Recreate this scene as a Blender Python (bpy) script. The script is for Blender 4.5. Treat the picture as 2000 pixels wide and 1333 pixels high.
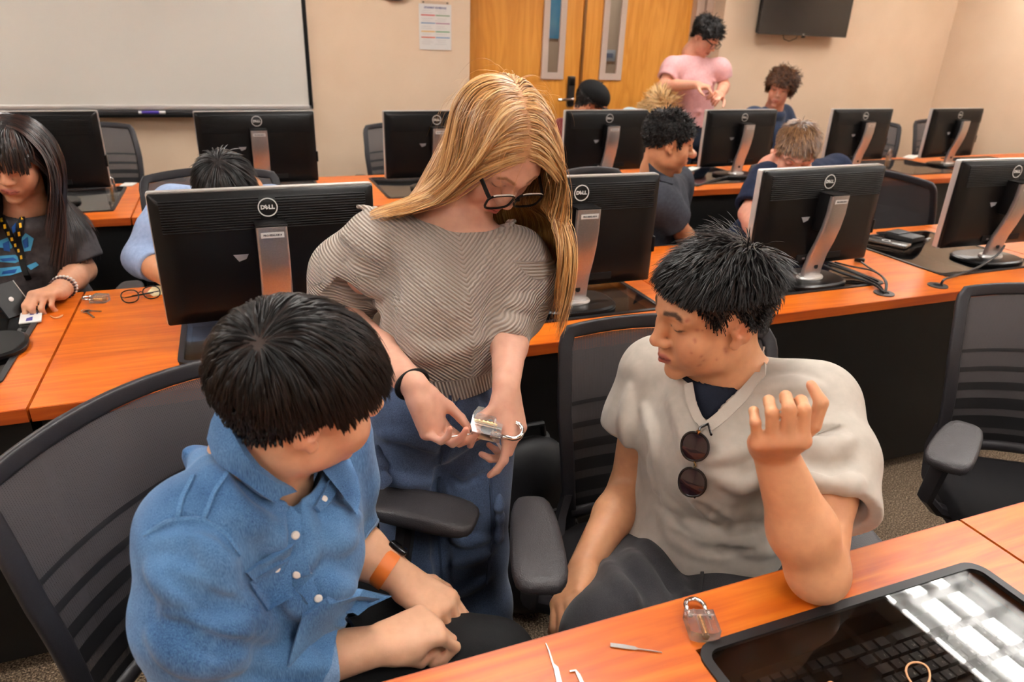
import bpy, bmesh, math, random
import numpy as np
from mathutils import Vector, Matrix, Euler

for o in list(bpy.data.objects): bpy.data.objects.remove(o, do_unlink=True)
COL = bpy.context.scene.collection
SC = bpy.context.scene
rng = np.random.default_rng(7)
random.seed(7)

# ------------------------------------------------------------------ camera
FPX, YAW, PITCH, ROLL, CZ = 1369.0, math.radians(21.834), math.radians(23.619), math.radians(2.1356), 1.502
CAM = np.array([0, 0, CZ])
_f = np.array([math.sin(YAW)*math.cos(PITCH), math.cos(YAW)*math.cos(PITCH), -math.sin(PITCH)])
_r0 = np.array([math.cos(YAW), -math.sin(YAW), 0.0]); _u0 = np.cross(_r0, _f)
_r = _r0*math.cos(ROLL) + _u0*math.sin(ROLL); _u = -_r0*math.sin(ROLL) + _u0*math.cos(ROLL)
cam = bpy.data.objects.new('camera', bpy.data.cameras.new('camera')); COL.objects.link(cam)
cam.matrix_world = Matrix(((_r[0], _u[0], -_f[0], 0), (_r[1], _u[1], -_f[1], 0), (_r[2], _u[2], -_f[2], CZ), (0, 0, 0, 1)))
cam.data.sensor_width = 36; cam.data.lens = FPX/2000*36; cam.data.clip_start = 0.02
cam.data.dof.use_dof = True; cam.data.dof.focus_distance = 1.35; cam.data.dof.aperture_fstop = 5.0
SC.camera = cam
def ray(x, y): return _r*(x-1000)/FPX + _u*(666.5-y)/FPX + _f
def atz(x, y, z): d = ray(x, y); return CAM + d*((z-CZ)/d[2])      # pixel -> point on a level plane
def aty(x, y, Y): d = ray(x, y); return CAM + d*(Y/d[1])           # pixel -> point on a plane parallel to the back wall
def V(*a): return np.array(a, float)

# ------------------------------------------------------------------ light and exposure
W = bpy.data.worlds.new('world'); SC.world = W; W.use_nodes = True
W.node_tree.nodes['Background'].inputs[0].default_value = (.9, .88, .85, 1)
W.node_tree.nodes['Background'].inputs[1].default_value = 0.05
SC.view_settings.view_transform = 'Standard'; SC.view_settings.look = 'None'
SC.view_settings.gamma = 1; SC.view_settings.use_curve_mapping = False
SC.view_settings.exposure = 0.27
LAMP = 39.0            # brightness of the ceiling lamps

# ------------------------------------------------------------------ materials
def srgb(r, g, b):
    f = lambda c: (c/255/12.92) if c/255 <= .04045 else ((c/255+.055)/1.055)**2.4
    return (f(r), f(g), f(b), 1)
MATS = {}
def mat(name, col=(.5, .5, .5, 1), rough=.5, metal=0, spec=.5, **kw):
    if name in MATS: return MATS[name]
    m = bpy.data.materials.new(name); m.use_nodes = True; MATS[name] = m
    b = m.node_tree.nodes['Principled BSDF']
    b.inputs['Base Color'].default_value = col if len(col) == 4 else (*col, 1)
    b.inputs['Roughness'].default_value = rough; b.inputs['Metallic'].default_value = metal
    b.inputs['Specular IOR Level'].default_value = spec
    for k, v in kw.items(): b.inputs[k.replace('_', ' ')].default_value = v
    return m
def N(m, t, **kw):
    n = m.node_tree.nodes.new(t)
    for k, v in kw.items():
        if k in n.inputs: n.inputs[k].default_value = v
        else: setattr(n, k, v)
    return n
def L(m, a, b): m.node_tree.links.new(a, b)
def bsdf(m): return m.node_tree.nodes['Principled BSDF']
def ramp(m, stops):
    n = N(m, 'ShaderNodeValToRGB'); e = n.color_ramp.elements
    while len(e) < len(stops): e.new(.5)
    for i, (p, c) in enumerate(stops): e[i].position = p; e[i].color = c if len(c) == 4 else (*c, 1)
    return n
def noisy(name, c0, c1, scale, rough=.6, bump=0, bscale=None, detail=4, stretch=(1, 1, 1), dist=.002, **kw):
    """base colour mixed between two tones by noise, plus fine relief"""
    if name in MATS: return MATS[name]
    m = mat(name, c0, rough, **kw)
    tc = N(m, 'ShaderNodeTexCoord'); mp = N(m, 'ShaderNodeMapping'); mp.inputs['Scale'].default_value = stretch
    L(m, tc.outputs['Object'], mp.inputs['Vector'])
    n = N(m, 'ShaderNodeTexNoise', Scale=scale, Detail=detail); L(m, mp.outputs[0], n.inputs['Vector'])
    r = ramp(m, [(.3, c0), (.7, c1)]); L(m, n.outputs['Fac'], r.inputs[0]); L(m, r.outputs[0], bsdf(m).inputs['Base Color'])
    if bump:
        n2 = N(m, 'ShaderNodeTexNoise', Scale=bscale or scale, Detail=3); L(m, mp.outputs[0], n2.inputs['Vector'])
        bp = N(m, 'ShaderNodeBump', Strength=bump, Distance=dist); L(m, n2.outputs['Fac'], bp.inputs['Height'])
        L(m, bp.outputs[0], bsdf(m).inputs['Normal'])
    return m
def wood_mat(name, tones, rough=.3, sc=1.0, axis=0):
    m = mat(name, tones[1], rough, spec=.5)
    tc = N(m, 'ShaderNodeTexCoord'); mp = N(m, 'ShaderNodeMapping')
    s = [9*sc, 9*sc, 9*sc]; s[axis] = 1.1*sc; mp.inputs['Scale'].default_value = s
    L(m, tc.outputs['Object'], mp.inputs['Vector'])
    n1 = N(m, 'ShaderNodeTexNoise', Scale=1.3, Detail=3, Distortion=.6); L(m, mp.outputs[0], n1.inputs['Vector'])
    mm = N(m, 'ShaderNodeMath', operation='MULTIPLY'); mm.inputs[1].default_value = 9.0; L(m, n1.outputs['Fac'], mm.inputs[0])
    sn = N(m, 'ShaderNodeMath', operation='PINGPONG'); sn.inputs[1].default_value = 1.0; L(m, mm.outputs[0], sn.inputs[0])
    mp2 = N(m, 'ShaderNodeMapping'); s2 = [160*sc]*3; s2[axis] = 5*sc; mp2.inputs['Scale'].default_value = s2
    L(m, tc.outputs['Object'], mp2.inputs['Vector'])
    n2 = N(m, 'ShaderNodeTexNoise', Scale=1.0, Detail=4); L(m, mp2.outputs[0], n2.inputs['Vector'])
    mx = N(m, 'ShaderNodeMath', operation='MULTIPLY_ADD'); mx.inputs[1].default_value = .45
    L(m, sn.outputs[0], mx.inputs[0]); 
    m3 = N(m, 'ShaderNodeMath', operation='MULTIPLY'); m3.inputs[1].default_value = .55; L(m, n2.outputs['Fac'], m3.inputs[0])
    L(m, m3.outputs[0], mx.inputs[2])
    r = ramp(m, [(.15, tones[0]), (.5, tones[1]), (.85, tones[2])]); L(m, mx.outputs[0], r.inputs[0])
    L(m, r.outputs[0], bsdf(m).inputs['Base Color'])
    return m
def glass_mat(name, tint, rough=.02, ior=1.5, fmul=1.0):
    m = bpy.data.materials.new(name); m.use_nodes = True; MATS[name] = m
    t = m.node_tree; t.nodes.clear()
    out = t.nodes.new('ShaderNodeOutputMaterial'); mix = t.nodes.new('ShaderNodeMixShader')
    tr = t.nodes.new('ShaderNodeBsdfTransparent'); gl = t.nodes.new('ShaderNodeBsdfGlossy'); fr = t.nodes.new('ShaderNodeFresnel')
    tr.inputs[0].default_value = (*tint, 1); gl.inputs['Roughness'].default_value = rough
    ge = t.nodes.new('ShaderNodeNewGeometry'); mr = t.nodes.new('ShaderNodeMapRange'); mr.inputs[3].default_value = ior; mr.inputs[4].default_value = 1/ior
    t.links.new(ge.outputs['Backfacing'], mr.inputs[0]); t.links.new(mr.outputs[0], fr.inputs[0])      # same reflectance from both sides
    t.links.new(fr.outputs[0], mix.inputs[0]); t.links.new(tr.outputs[0], mix.inputs[1]); t.links.new(gl.outputs[0], mix.inputs[2])
    t.links.new(mix.outputs[0], out.inputs[0]); return m

WOOD = wood_mat('cherry_laminate', [srgb(172, 74, 14), srgb(194, 94, 18), srgb(206, 112, 30)], .34)
WEDGE = wood_mat('cherry_edge', [srgb(146, 56, 12), srgb(166, 70, 14), srgb(180, 84, 22)], .42)
DOORW = wood_mat('maple_veneer', [srgb(206, 130, 40), srgb(220, 146, 54), srgb(230, 158, 66)], .42, .8, 2)
WALLP = noisy('beige_wall_paint', srgb(230, 203, 176), srgb(224, 196, 168), 3, .8, .15, 90, dist=.001)
CEIL = noisy('ceiling_tile', srgb(176, 171, 162), srgb(168, 163, 155), 60, .95, .4, 120)
def carpet():
    m = mat('carpet', (.1, .09, .08, 1), .95, spec=.1)
    tc = N(m, 'ShaderNodeTexCoord')
    v = N(m, 'ShaderNodeTexVoronoi', Scale=170); L(m, tc.outputs['Object'], v.inputs['Vector'])
    n = N(m, 'ShaderNodeTexNoise', Scale=210, Detail=2); L(m, tc.outputs['Object'], n.inputs['Vector'])
    r = ramp(m, [(.3, srgb(44, 34, 28)), (.5, srgb(104, 88, 72)), (.72, srgb(168, 146, 122))]); L(m, n.outputs['Fac'], r.inputs[0])
    L(m, r.outputs[0], bsdf(m).inputs['Base Color'])
    bp = N(m, 'ShaderNodeBump', Strength=.9, Distance=.006); L(m, v.outputs['Distance'], bp.inputs['Height']); L(m, bp.outputs[0], bsdf(m).inputs['Normal'])
    return m
CARPET = carpet()
BLACK = mat('black_plastic', (.0045, .0042, .0045), .32, spec=.28)
BLACKM = mat('matte_black', (.004, .004, .0045), .6, spec=.25)
PANELB = mat('black_modesty_panel', (.004, .004, .0045), .5, spec=.3)
TRIM = mat('charcoal_trim', (.012, .011, .012), .4, spec=.35)
SILVER = noisy('brushed_silver', (.50, .48, .47, 1), (.58, .56, .55, 1), 300, .36, metal=.85)
SILVERL = mat('light_silver', (.72, .70, .68), .35, metal=.6)
CHROME = mat('chrome', (.75, .75, .75), .12, metal=1)
STEEL = mat('steel', (.5, .49, .48), .28, metal=1)
BRASS = mat('brass', (.72, .45, .16), .25, metal=1)
WHITE = mat('white_print', (.78, .77, .75), .5)
LOGO = mat('logo_silver', (.80, .79, .77), .4)
PAPER = mat('paper', (.82, .79, .72), .7)
INK = mat('ink', (.02, .02, .03), .6)
CHPLA = noisy('charcoal_chair_plastic', (.020, .018, .021, 1), (.026, .023, .026, 1), 400, .42, .25, 900, dist=.0004, spec=.3)
DESKGLASS = glass_mat('smoked_glass', (.62, .61, .60), .015, 1.5)
CLEARG = glass_mat('clear_pane', (.9, .9, .9), .01, 1.45)
def padmat():
    m = mat('arm_pad_rubber', (.040, .035, .038), .48)
    tc = N(m, 'ShaderNodeTexCoord'); w = N(m, 'ShaderNodeTexVoronoi', Scale=420); w.feature = 'F1'
    L(m, tc.outputs['Object'], w.inputs['Vector'])
    bp = N(m, 'ShaderNodeBump', Strength=.6, Distance=.0006); L(m, w.outputs['Distance'], bp.inputs['Height']); L(m, bp.outputs[0], bsdf(m).inputs['Normal'])
    return m
PAD = padmat()
def meshmat(name, dens, col):
    m = mat(name, col, .6, spec=.3); t = m.node_tree
    tc = N(m, 'ShaderNodeTexCoord'); sx = N(m, 'ShaderNodeSeparateXYZ'); L(m, tc.outputs['UV'], sx.inputs[0])
    def wv(o, fr):
        a = N(m, 'ShaderNodeMath', operation='MULTIPLY'); a.inputs[1].default_value = fr; L(m, o, a.inputs[0])
        s = N(m, 'ShaderNodeMath', operation='PINGPONG'); s.inputs[1].default_value = .5; L(m, a.outputs[0], s.inputs[0]); return s.outputs[0]
    mx = N(m, 'ShaderNodeMath', operation='MINIMUM'); L(m, wv(sx.outputs[0], 260), mx.inputs[0]); L(m, wv(sx.outputs[1], 330), mx.inputs[1])
    c = N(m, 'ShaderNodeMath', operation='LESS_THAN'); c.inputs[1].default_value = dens; L(m, mx.outputs[0], c.inputs[0])
    tr = N(m, 'ShaderNodeBsdfTransparent'); ms = N(m, 'ShaderNodeMixShader')
    L(m, c.outputs[0], ms.inputs[0]); L(m, tr.outputs[0], ms.inputs[1]); L(m, bsdf(m).outputs[0], ms.inputs[2])
    L(m, ms.outputs[0], t.nodes['Material Output'].inputs[0]); return m
NET = meshmat('chair_net', .37, (.066, .058, .06, 1))
NETD = meshmat('chair_net_dense', .44, (.014, .012, .013, 1))

# ------------------------------------------------------------------ mesh helpers
class MB:
    def __init__(s): s.v = []; s.f = []; s.uv = None
    def add(s, v, f):
        o = len(s.v); s.v += [tuple(map(float, p)) for p in v]; s.f += [tuple(o+i for i in q) for q in f]; return s
    def box(s, c, d, bev=0, seg=2, rot=None):
        bm = bmesh.new(); bmesh.ops.create_cube(bm, size=1)
        bmesh.ops.scale(bm, vec=d, verts=bm.verts)
        if bev: bmesh.ops.bevel(bm, geom=list(bm.edges), offset=bev, segments=seg, affect='EDGES', profile=.5)
        M_ = Matrix.Translation(c) @ (rot.to_4x4() if rot is not None else Matrix.Identity(4))
        bm.transform(M_); bm.verts.index_update()
        s.add([v.co for v in bm.verts], [[v.index for v in f.verts] for f in bm.faces]); bm.free(); return s
    def tube(s, pts, r, n=10, cap=True, flat=None):
        pts = [np.array(p, float) for p in pts]; m = len(pts)
        rr = [r]*m if np.isscalar(r) else list(r)
        V_ = []; F = []; prev = None
        for i, p in enumerate(pts):
            t = pts[min(i+1, m-1)] - pts[max(i-1, 0)]; t = t/(np.linalg.norm(t)+1e-12)
            a = prev if prev is not None else (V(0, 0, 1) if abs(t[2]) < .9 else V(1, 0, 0))
            a = a - t*(a@t); a /= np.linalg.norm(a)+1e-12; b = np.cross(t, a); prev = a
            for k in range(n):
                q = 2*math.pi*k/n; fl = flat or 1
                V_.append(p + rr[i]*(a*math.cos(q)*fl + b*math.sin(q)))
        for i in range(m-1):
            for k in range(n): F.append((i*n+k, i*n+(k+1) % n, (i+1)*n+(k+1) % n, (i+1)*n+k))
        if cap: F.append(tuple(range(n))[::-1]); F.append(tuple((m-1)*n+k for k in range(n)))
        return s.add(V_, F)
    def lathe(s, prof, n=24, c=(0, 0, 0), sx=1, sy=1):
        V_ = []; F = []; m = len(prof)
        for r_, z in prof:
            for k in range(n):
                q = 2*math.pi*k/n; V_.append((c[0]+r_*sx*math.cos(q), c[1]+r_*sy*math.sin(q), c[2]+z))
        for i in range(m-1):
            for k in range(n): F.append((i*n+k, i*n+(k+1) % n, (i+1)*n+(k+1) % n, (i+1)*n+k))
        F.append(tuple(range(n))[::-1]); F.append(tuple((m-1)*n+k for k in range(n)))
        return s.add(V_, F)
    def prism(s, poly, a, b, M_=None):
        """polygon in xy extruded from z=a to z=b, then transformed"""
        n = len(poly); V_ = [(x, y, a) for x, y in poly]+[(x, y, b) for x, y in poly]
        F = [tuple(range(n))[::-1], tuple(range(n, 2*n))]+[(i, (i+1) % n, n+(i+1) % n, n+i) for i in range(n)]
        if M_ is not None: V_ = [M_ @ Vector(v) for v in V_]
        return s.add(V_, F)
    def ring(s, outer, inner, a, b, M_=None):
        n = len(outer); V_ = [(x, y, z) for z in (a, b) for poly in (outer, inner) for x, y in poly]; F = []
        for i in range(n):
            j = (i+1) % n
            F += [(i, n+i, n+j, j), (2*n+i, 2*n+j, 3*n+j, 3*n+i), (i, j, 2*n+j, 2*n+i), (n+i, 3*n+i, 3*n+j, n+j)]
        if M_ is not None: V_ = [M_ @ Vector(v) for v in V_]
        return s.add(V_, F)
    def grid(s, P):
        """P[i][j] points -> quad sheet"""
        P = np.array(P, float); a, b = P.shape[:2]
        return s.add(P.reshape(-1, 3), [(i*b+j, (i+1)*b+j, (i+1)*b+j+1, i*b+j+1) for i in range(a-1) for j in range(b-1)])
    def mesh(s, name, smooth=None):
        m = bpy.data.meshes.new(name); m.from_pydata(s.v, [], s.f); m.update()
        bm = bmesh.new(); bm.from_mesh(m); bmesh.ops.recalc_face_normals(bm, faces=bm.faces); bm.to_mesh(m); bm.free()
        if smooth is not None:
            m.polygons.foreach_set('use_smooth', [True]*len(m.polygons))
            if smooth < 3: m.set_sharp_from_angle(angle=smooth)
        return m
def rrect(w, h, r, n=5, cx=0, cy=0):
    out = []
    for sx, sy, a0 in ((1, 1, 0), (-1, 1, 90), (-1, -1, 180), (1, -1, 270)):
        for k in range(n+1):
            q = math.radians(a0+90*k/n); out.append((cx+sx*(w/2-r)+r*math.cos(q), cy+sy*(h/2-r)+r*math.sin(q)))
    return out
def put(name, data, m=None, parent=None, loc=None, rot=None, **props):
    if isinstance(data, MB): data = data.mesh(name, .6)
    o = bpy.data.objects.new(name, data); COL.objects.link(o)
    if m is not None and data is not None and not data.materials: data.materials.append(m)
    if parent is not None: o.parent = parent
    if loc is not None: o.location = loc
    if rot is not None: o.rotation_euler = rot
    for k, v in props.items(): o[k] = v
    return o
def tag(o, label, cat, group=None):
    o['label'] = label; o['category'] = cat
    if group: o['group'] = group
    return o
def thing(name, label, cat, loc=(0, 0, 0), rz=0, group=None):
    return tag(put(name, None, loc=tuple(loc), rot=(0, 0, rz)), label, cat, group)
def dup(root, loc, rz, label, group=None):
    def cp(o, par):
        c = o.copy(); COL.objects.link(c); c.parent = par
        for ch in o.children: cp(ch, c)
        return c
    c = cp(root, None); c.location = tuple(loc); c.rotation_euler = (0, 0, rz); c['label'] = label
    if group: c['group'] = group
    return c
def text_mb(s, size, depth=.0003, bold=0.0, align='CENTER'):
    cu = bpy.data.curves.new('t', 'FONT'); cu.body = s; cu.size = size; cu.extrude = depth; cu.offset = bold
    cu.align_x = align; cu.align_y = 'CENTER'; cu.resolution_u = 2
    o = bpy.data.objects.new('t', cu); COL.objects.link(o)
    dg = bpy.context.evaluated_depsgraph_get(); me = o.evaluated_get(dg).to_mesh()
    mb = MB().add([v.co for v in me.vertices], [tuple(p.vertices) for p in me.polygons])
    o.evaluated_get(dg).to_mesh_clear(); bpy.data.objects.remove(o); bpy.data.curves.remove(cu); return mb
def xf(mb, M_):
    mb.v = [tuple(M_ @ Vector(v)) for v in mb.v]; return mb
def join(*mbs):
    o = MB()
    for m in mbs: o.add(m.v, m.f)
    return o
RX90 = Matrix.Rotation(math.pi/2, 4, 'X')
T = Matrix.Translation
def RZ(a): return Matrix.Rotation(a, 4, 'Z')
# ================================================================== the room
WY, DY, RXW, LXW, BYW, CH = 5.2, 5.42, 6.36, -3.3, -2.4, 2.6
def struct(name, mb, m, parent=None): return put(name, mb, m, parent, kind='structure')
struct('floor', MB().box((1.5, 2.4, -.05), (10, 10.4, .1)), CARPET)
struct('ceiling', MB().box((1.5, 1.4, CH+.16), (10, 7.9, .1)), CEIL)
wb = MB()
AL, AR = 1.672, 3.816          # door alcove
wb.box(((LXW+AL)/2, WY+.06, CH/2), (AL-LXW, .12, CH)); wb.box(((AR+RXW)/2, WY+.06, CH/2), (RXW-AR, .12, CH))
wb.box((AL-.06, WY+.24, CH/2), (.12, .24, CH)); wb.box((AR+.06, WY+.24, CH/2), (.12, .24, CH))
wb.box(((AL+AR)/2, DY, (2.2+CH)/2), (AR-AL, .1, CH-2.2))
wall_back = struct('wall_back', wb, WALLP)
struct('wall_right', MB().box((RXW+.06, 1.4, CH/2), (.12, 7.7, CH)), WALLP)
struct('wall_left', MB().box((LXW-.06, 1.4, CH/2), (.12, 7.7, CH)), WALLP)
struct('wall_front', MB().box((1.5, BYW-.06, CH/2), (9.8, .12, CH)), WALLP)
BASEB = mat('baseboard_vinyl', (.05, .04, .035), .5)
struct('baseboard_back', join(MB().box(((LXW+AL)/2, WY-.004, .05), (AL-LXW, .008, .1)), MB().box(((AR+RXW)/2, WY-.004, .05), (RXW-AR, .008, .1))), BASEB)
struct('baseboard_right', MB().box((RXW-.004, 1.4, .05), (.008, 7.5, .1)), BASEB)
# ceiling grid tiles are out of view; their bars carry the lamps
bars = MB()
for k in range(-5, 11): bars.box((k*.61+.2, 1.4, CH+.1), (.024, 7.6, .02))
for k in range(-4, 9): bars.box((1.5, k*.61+.1, CH+.1), (9.6, .024, .02))
struct('trim_1', bars, mat('ceiling_grid', (.7, .69, .66), .6))
struct('ceiling', MB().box((1.5, 1.4, CH+.13), (9.7, 7.6, .03)), CEIL)

# doors: two leaves with slim glazed lites, steel frame
FRAMEM = mat('door_frame_paint', srgb(186, 158, 140), .5)
LITEF = mat('lite_frame_paint', srgb(208, 186, 172), .5)
fr = MB()
fr.box((AL+.012, DY-.03, 1.1), (.05, .16, 2.2)); fr.box((3.665, DY-.02, 1.1), (.05, .14, 2.2), .004)
fr.box((3.72, DY+.02, 1.1), (.07, .1, 2.2), .004); fr.box((3.79, DY-.0, 1.1), (.08, .14, 2.2), .004)
fr.box((2.7, DY-.02, 2.15), (2.1, .14, .08))
struct('trim_2', fr, FRAMEM)
def door(n, x0, x1, lx0, lx1, handle):
    d = MB(); z0, z1, lz0, lz1 = .01, 2.11, 1.215, 2.0
    for a, b, c, e in ((x0, lx0, z0, z1), (lx1, x1, z0, z1), (lx0, lx1, z0, lz0), (lx0, lx1, lz1, z1)):
        d.box(((a+b)/2, DY, (c+e)/2), (b-a, .044, e-c))
    o = struct('door_%d' % n, d, DOORW)
    cx, w, cz, h = (lx0+lx1)/2, lx1-lx0, (lz0+lz1)/2, lz1-lz0
    M_ = T((cx, DY-.022, cz)) @ RX90
    put('lite_frame', MB().ring(rrect(w+.05, h+.05, .003), rrect(w-.05, h-.05, .003), 0, .016, M_), LITEF, o)
    put('glass_pane', MB().box((cx, DY, cz), (w, .006, h)), CLEARG, o)
    if handle:
        hx = handle; lk = MB().box((hx, DY-.034, 1.10), (.062, .03, .23), .008)
        lo = put('lock_plate', lk, mat('dark_bronze', (.05, .045, .045), .35, metal=.7), o)
        put('lever_handle', MB().tube([(hx, DY-.05, 1.045), (hx, DY-.09, 1.045), (hx-.02, DY-.1, 1.045), (hx-.14, DY-.1, 1.04)], .011, 10), CHROME, lo)
        put('keypad_cap', MB().box((hx, DY-.052, 1.175), (.05, .012, .06), .004), BLACK, lo)
    hg = MB()
    return o
door(1, 1.70, 2.655, 2.345, 2.485, 2.585)
door(2, 2.661, 3.64, 2.855, 3.005, None)
put('strike_bar', MB().box((2.672, DY-.026, 1.1), (.02, .008, 2.05)), mat('astragal', srgb(120, 74, 24), .4), bpy.data.objects['door_2'])
# corridor beyond the door glass
CORR = noisy('corridor_paint', srgb(216, 196, 174), srgb(210, 190, 168), 3, .8)
struct('wall_corridor', MB().box((3.2, 7.4, 1.3), (7, .1, 2.6)), CORR)
struct('ceiling_corridor', MB().box((3.2, 6.45, 2.65), (7, 1.9, .1)), CEIL)
EMC = mat('corridor_fill', (1, 1, 1), .5); bsdf(EMC).inputs['Emission Color'].default_value = (1, .94, .86, 1); bsdf(EMC).inputs['Emission Strength'].default_value = 5
tag(put('corridor_fill_light', MB().box((3.2, 6.5, 2.59), (3.6, .3, .02)), EMC), 'added unseen light strip brightening the corridor beyond the doors', 'light')  # emissive strip added out of sight to brighten the corridor
a, b = aty(1064, -40, 7.33), aty(1090, 76, 7.33)
POST = noisy('blue_poster', srgb(60, 150, 205), srgb(96, 180, 220), 6, .5)
tag(put('corridor_poster', MB().box(((a[0]+b[0])/2+.01, 7.335, (a[2]+b[2])/2), (abs(b[0]-a[0])+.12, .01, abs(a[2]-b[2]))), POST), 'blue poster on the corridor wall seen through the left door glass', 'poster')
a, b = aty(1178, 97, 7.33), aty(1201, 120, 7.33)
sg = tag(put('corridor_sign', MB().box(((a[0]+b[0])/2, 7.335, (a[2]+b[2])/2), (abs(b[0]-a[0]), .012, abs(a[2]-b[2])), .003), mat('sign_face', srgb(190, 205, 222), .4)), 'small pale blue sign plate seen through the right door glass', 'sign')
put('sign_print', MB().box(((a[0]+b[0])/2, 7.328, (a[2]+b[2])/2), (abs(b[0]-a[0])*.6, .004, abs(a[2]-b[2])*.4)), mat('sign_print', srgb(120, 140, 175), .5), sg)

# whiteboard
wbx = thing('whiteboard', 'long white dry-erase board with black edges on the beige wall', 'whiteboard', (0, 0, 0))
WBS = mat('whiteboard_face', srgb(222, 218, 210), .28)
put('board', MB().box((-1.44, WY-.012, 1.61), (3.93, .02, 1.2)), WBS, wbx)
put('side_frame', MB().box((.535, WY-.016, 1.61), (.026, .03, 1.24), .003), BLACKM, wbx)
put('bottom_frame', MB().box((-1.44, WY-.016, 1.0), (3.96, .03, .028), .003), SILVERL, wbx)
tr = MB().prism([(0, 0), (-.085, .0), (-.09, .018), (-.08, .018), (-.078, .01), (0, .03)], -1.97, 1.98, T((-1.44, WY, .945)) @ Matrix(((0, 0, 1, 0), (1, 0, 0, 0), (0, 1, 0, 0), (0, 0, 0, 1))))
put('marker_tray', tr, BLACKM, wbx)
put('rail', MB().box((-1.44, WY-.02, .972), (3.96, .04, .022), .003), mat('dark_rail', (.03, .028, .03), .4), wbx)
pm = aty(295, 226, WY-.05)
mk = thing('marker_pen', 'purple dry-erase marker lying on the whiteboard tray', 'marker', (pm[0], WY-.05, .972))
put('barrel', MB().tube([(-.05, 0, 0), (.05, 0, 0)], .009, 12), mat('marker_purple', srgb(70, 50, 150), .4), mk)
put('pen_cap', MB().tube([(.05, 0, 0), (.085, 0, 0)], .0098, 12), WHITE, mk)
put('end_plug', MB().tube([(-.068, 0, 0), (-.05, 0, 0)], .0092, 12), WHITE, mk)

# notice, clock, television
nt = thing('wall_notice', 'white printed notice sheet with coloured bars pinned beside the doors', 'notice', (1.418, WY-.004, 1.53))
put('sheet', MB().box((0, 0, 0), (.232, .003, .292)), mat('notice_paper', srgb(226, 222, 218), .6), nt)
for i, (zz, c1, c2) in enumerate(((.075, (205, 66, 62), (120, 150, 110)), (.025, (100, 140, 180), (170, 110, 140)), (-.028, (226, 178, 84), (96, 158, 104)), (-.066, (206, 92, 66), (110, 150, 190)))):
    put('red_bar' if i == 0 else 'colour_bar', MB().box((-.052, -.002, zz), (.1, .002, .007)), mat('bar%da' % i, srgb(*c1), .6), nt)
    put('colour_bar', MB().box((.053, -.002, zz), (.1, .002, .007)), mat('bar%db' % i, srgb(*c2), .6), nt)
put('title_text', xf(text_mb('STUDENT SCHEDULE', .0165, .0004, .0006), T((0, -.002, .122)) @ RX90), mat('title_ink', srgb(60, 62, 130), .6), nt)
GR = mat('grey_print', srgb(186, 182, 180), .6)
lines = MB()
for k in range(18):
    z = .104-.0125*k
    if any(abs(z-q) < .009 for q in (.075, .025, -.028, -.066)): continue
    for s in (-1, 1): lines.box((s*.052-.01+.006*math.sin(k*2.1), -.002, z), (.07+.015*math.sin(k*3.7+s), .001, .0022))
put('body_print', lines, GR, nt)
for s in (-1, 1): put('pin', MB().lathe([(.004, 0), (.004, .006), (.001, .007)], 8, (s*.085, 0, 0)).__class__().tube([(s*.085, -.001, .155), (s*.085, -.009, .155)], .005, 8), BLACK, nt)
put('hanging_strip', MB().box((0, .001, .155), (.2, .0015, .02)), mat('clear_strip', srgb(206, 176, 150), .3), nt)
ck = thing('wall_clock', 'round dark wall clock at the top edge of the photo', 'clock', (1.14, WY-.02, 1.835))
put('rim', xf(MB().lathe([(.15, 0), (.152, .02), (.145, .035), (.138, .03), (.136, .02)], 40), T((0, .02, 0)) @ RX90), mat('clock_rim', (.05, .035, .03), .4), ck)
put('face', xf(MB().lathe([(.137, .0), (.137, .022)], 40), T((0, .02, 0)) @ RX90), WHITE, ck)
tv = thing('wall_television', 'black flat television mounted high on the beige wall', 'television', (4.55, WY, 1.855))
put('screen', MB().box((0, -.112, 0), (.90, .004, .53)), mat('tv_screen', (.006, .006, .008), .12), tv)
put('bezel', MB().ring(rrect(.925, .56, .006), rrect(.898, .526, .003), -.115, -.105, Matrix.Identity(4) @ Matrix(((1, 0, 0, 0), (0, 0, 1, 0), (0, 1, 0, 0), (0, 0, 0, 1)))), mat('tv_bezel', (.012, .012, .014), .25), tv)
put('back_shell', MB().box((0, -.085, 0), (.915, .045, .55), .012), BLACK, tv)
put('wall_bracket', MB().box((0, -.03, 0), (.4, .07, .3)), BLACKM, tv)
put('maker_badge', xf(text_mb('LG', .016, .0004), T((0, -.116, -.271)) @ RX90), SILVERL, tv)
put('cable_loop', MB().tube([(-.16, -.05, -.26), (-.14, -.05, -.31), (-.08, -.05, -.325), (-.01, -.05, -.3), (0, -.05, -.26)], .003, 6), BLACK, tv)
put('infrared_eye', MB().box((.01, -.105, -.288), (.03, .015, .015), .003), BLACK, tv)

# ------------------------------------------------------------------ ceiling lamps (parabolic troffers)
EM = mat('lamp_tube', (1, 1, 1), .5); bsdf(EM).inputs['Emission Color'].default_value = (1, .965, .92, 1); bsdf(EM).inputs['Emission Strength'].default_value = LAMP
LOUV = mat('louver_aluminium', (.78, .78, .77), .3, metal=.35); REFL = mat('lamp_reflector', (.85, .85, .83), .4)
LGRP = 'ceiling lamps'
lp = thing('ceiling_lamp', 'ceiling troffer lamp mirrored in the smoked desk glass', 'light', (0, 0, 0), 0, LGRP)
put('housing', join(MB().box((0, 0, .115), (.6, 1.2, .01)), MB().box((-.297, 0, .06), (.006, 1.2, .12)), MB().box((.297, 0, .06), (.006, 1.2, .12)), MB().box((0, -.597, .06), (.6, .006, .12)), MB().box((0, .597, .06), (.6, .006, .12))), REFL, lp)
put('flange', MB().ring(rrect(.625, 1.225, .003), rrect(.585, 1.185, .003), -.004, .002), mat('white_enamel', (.8, .8, .78), .4), lp)
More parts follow.
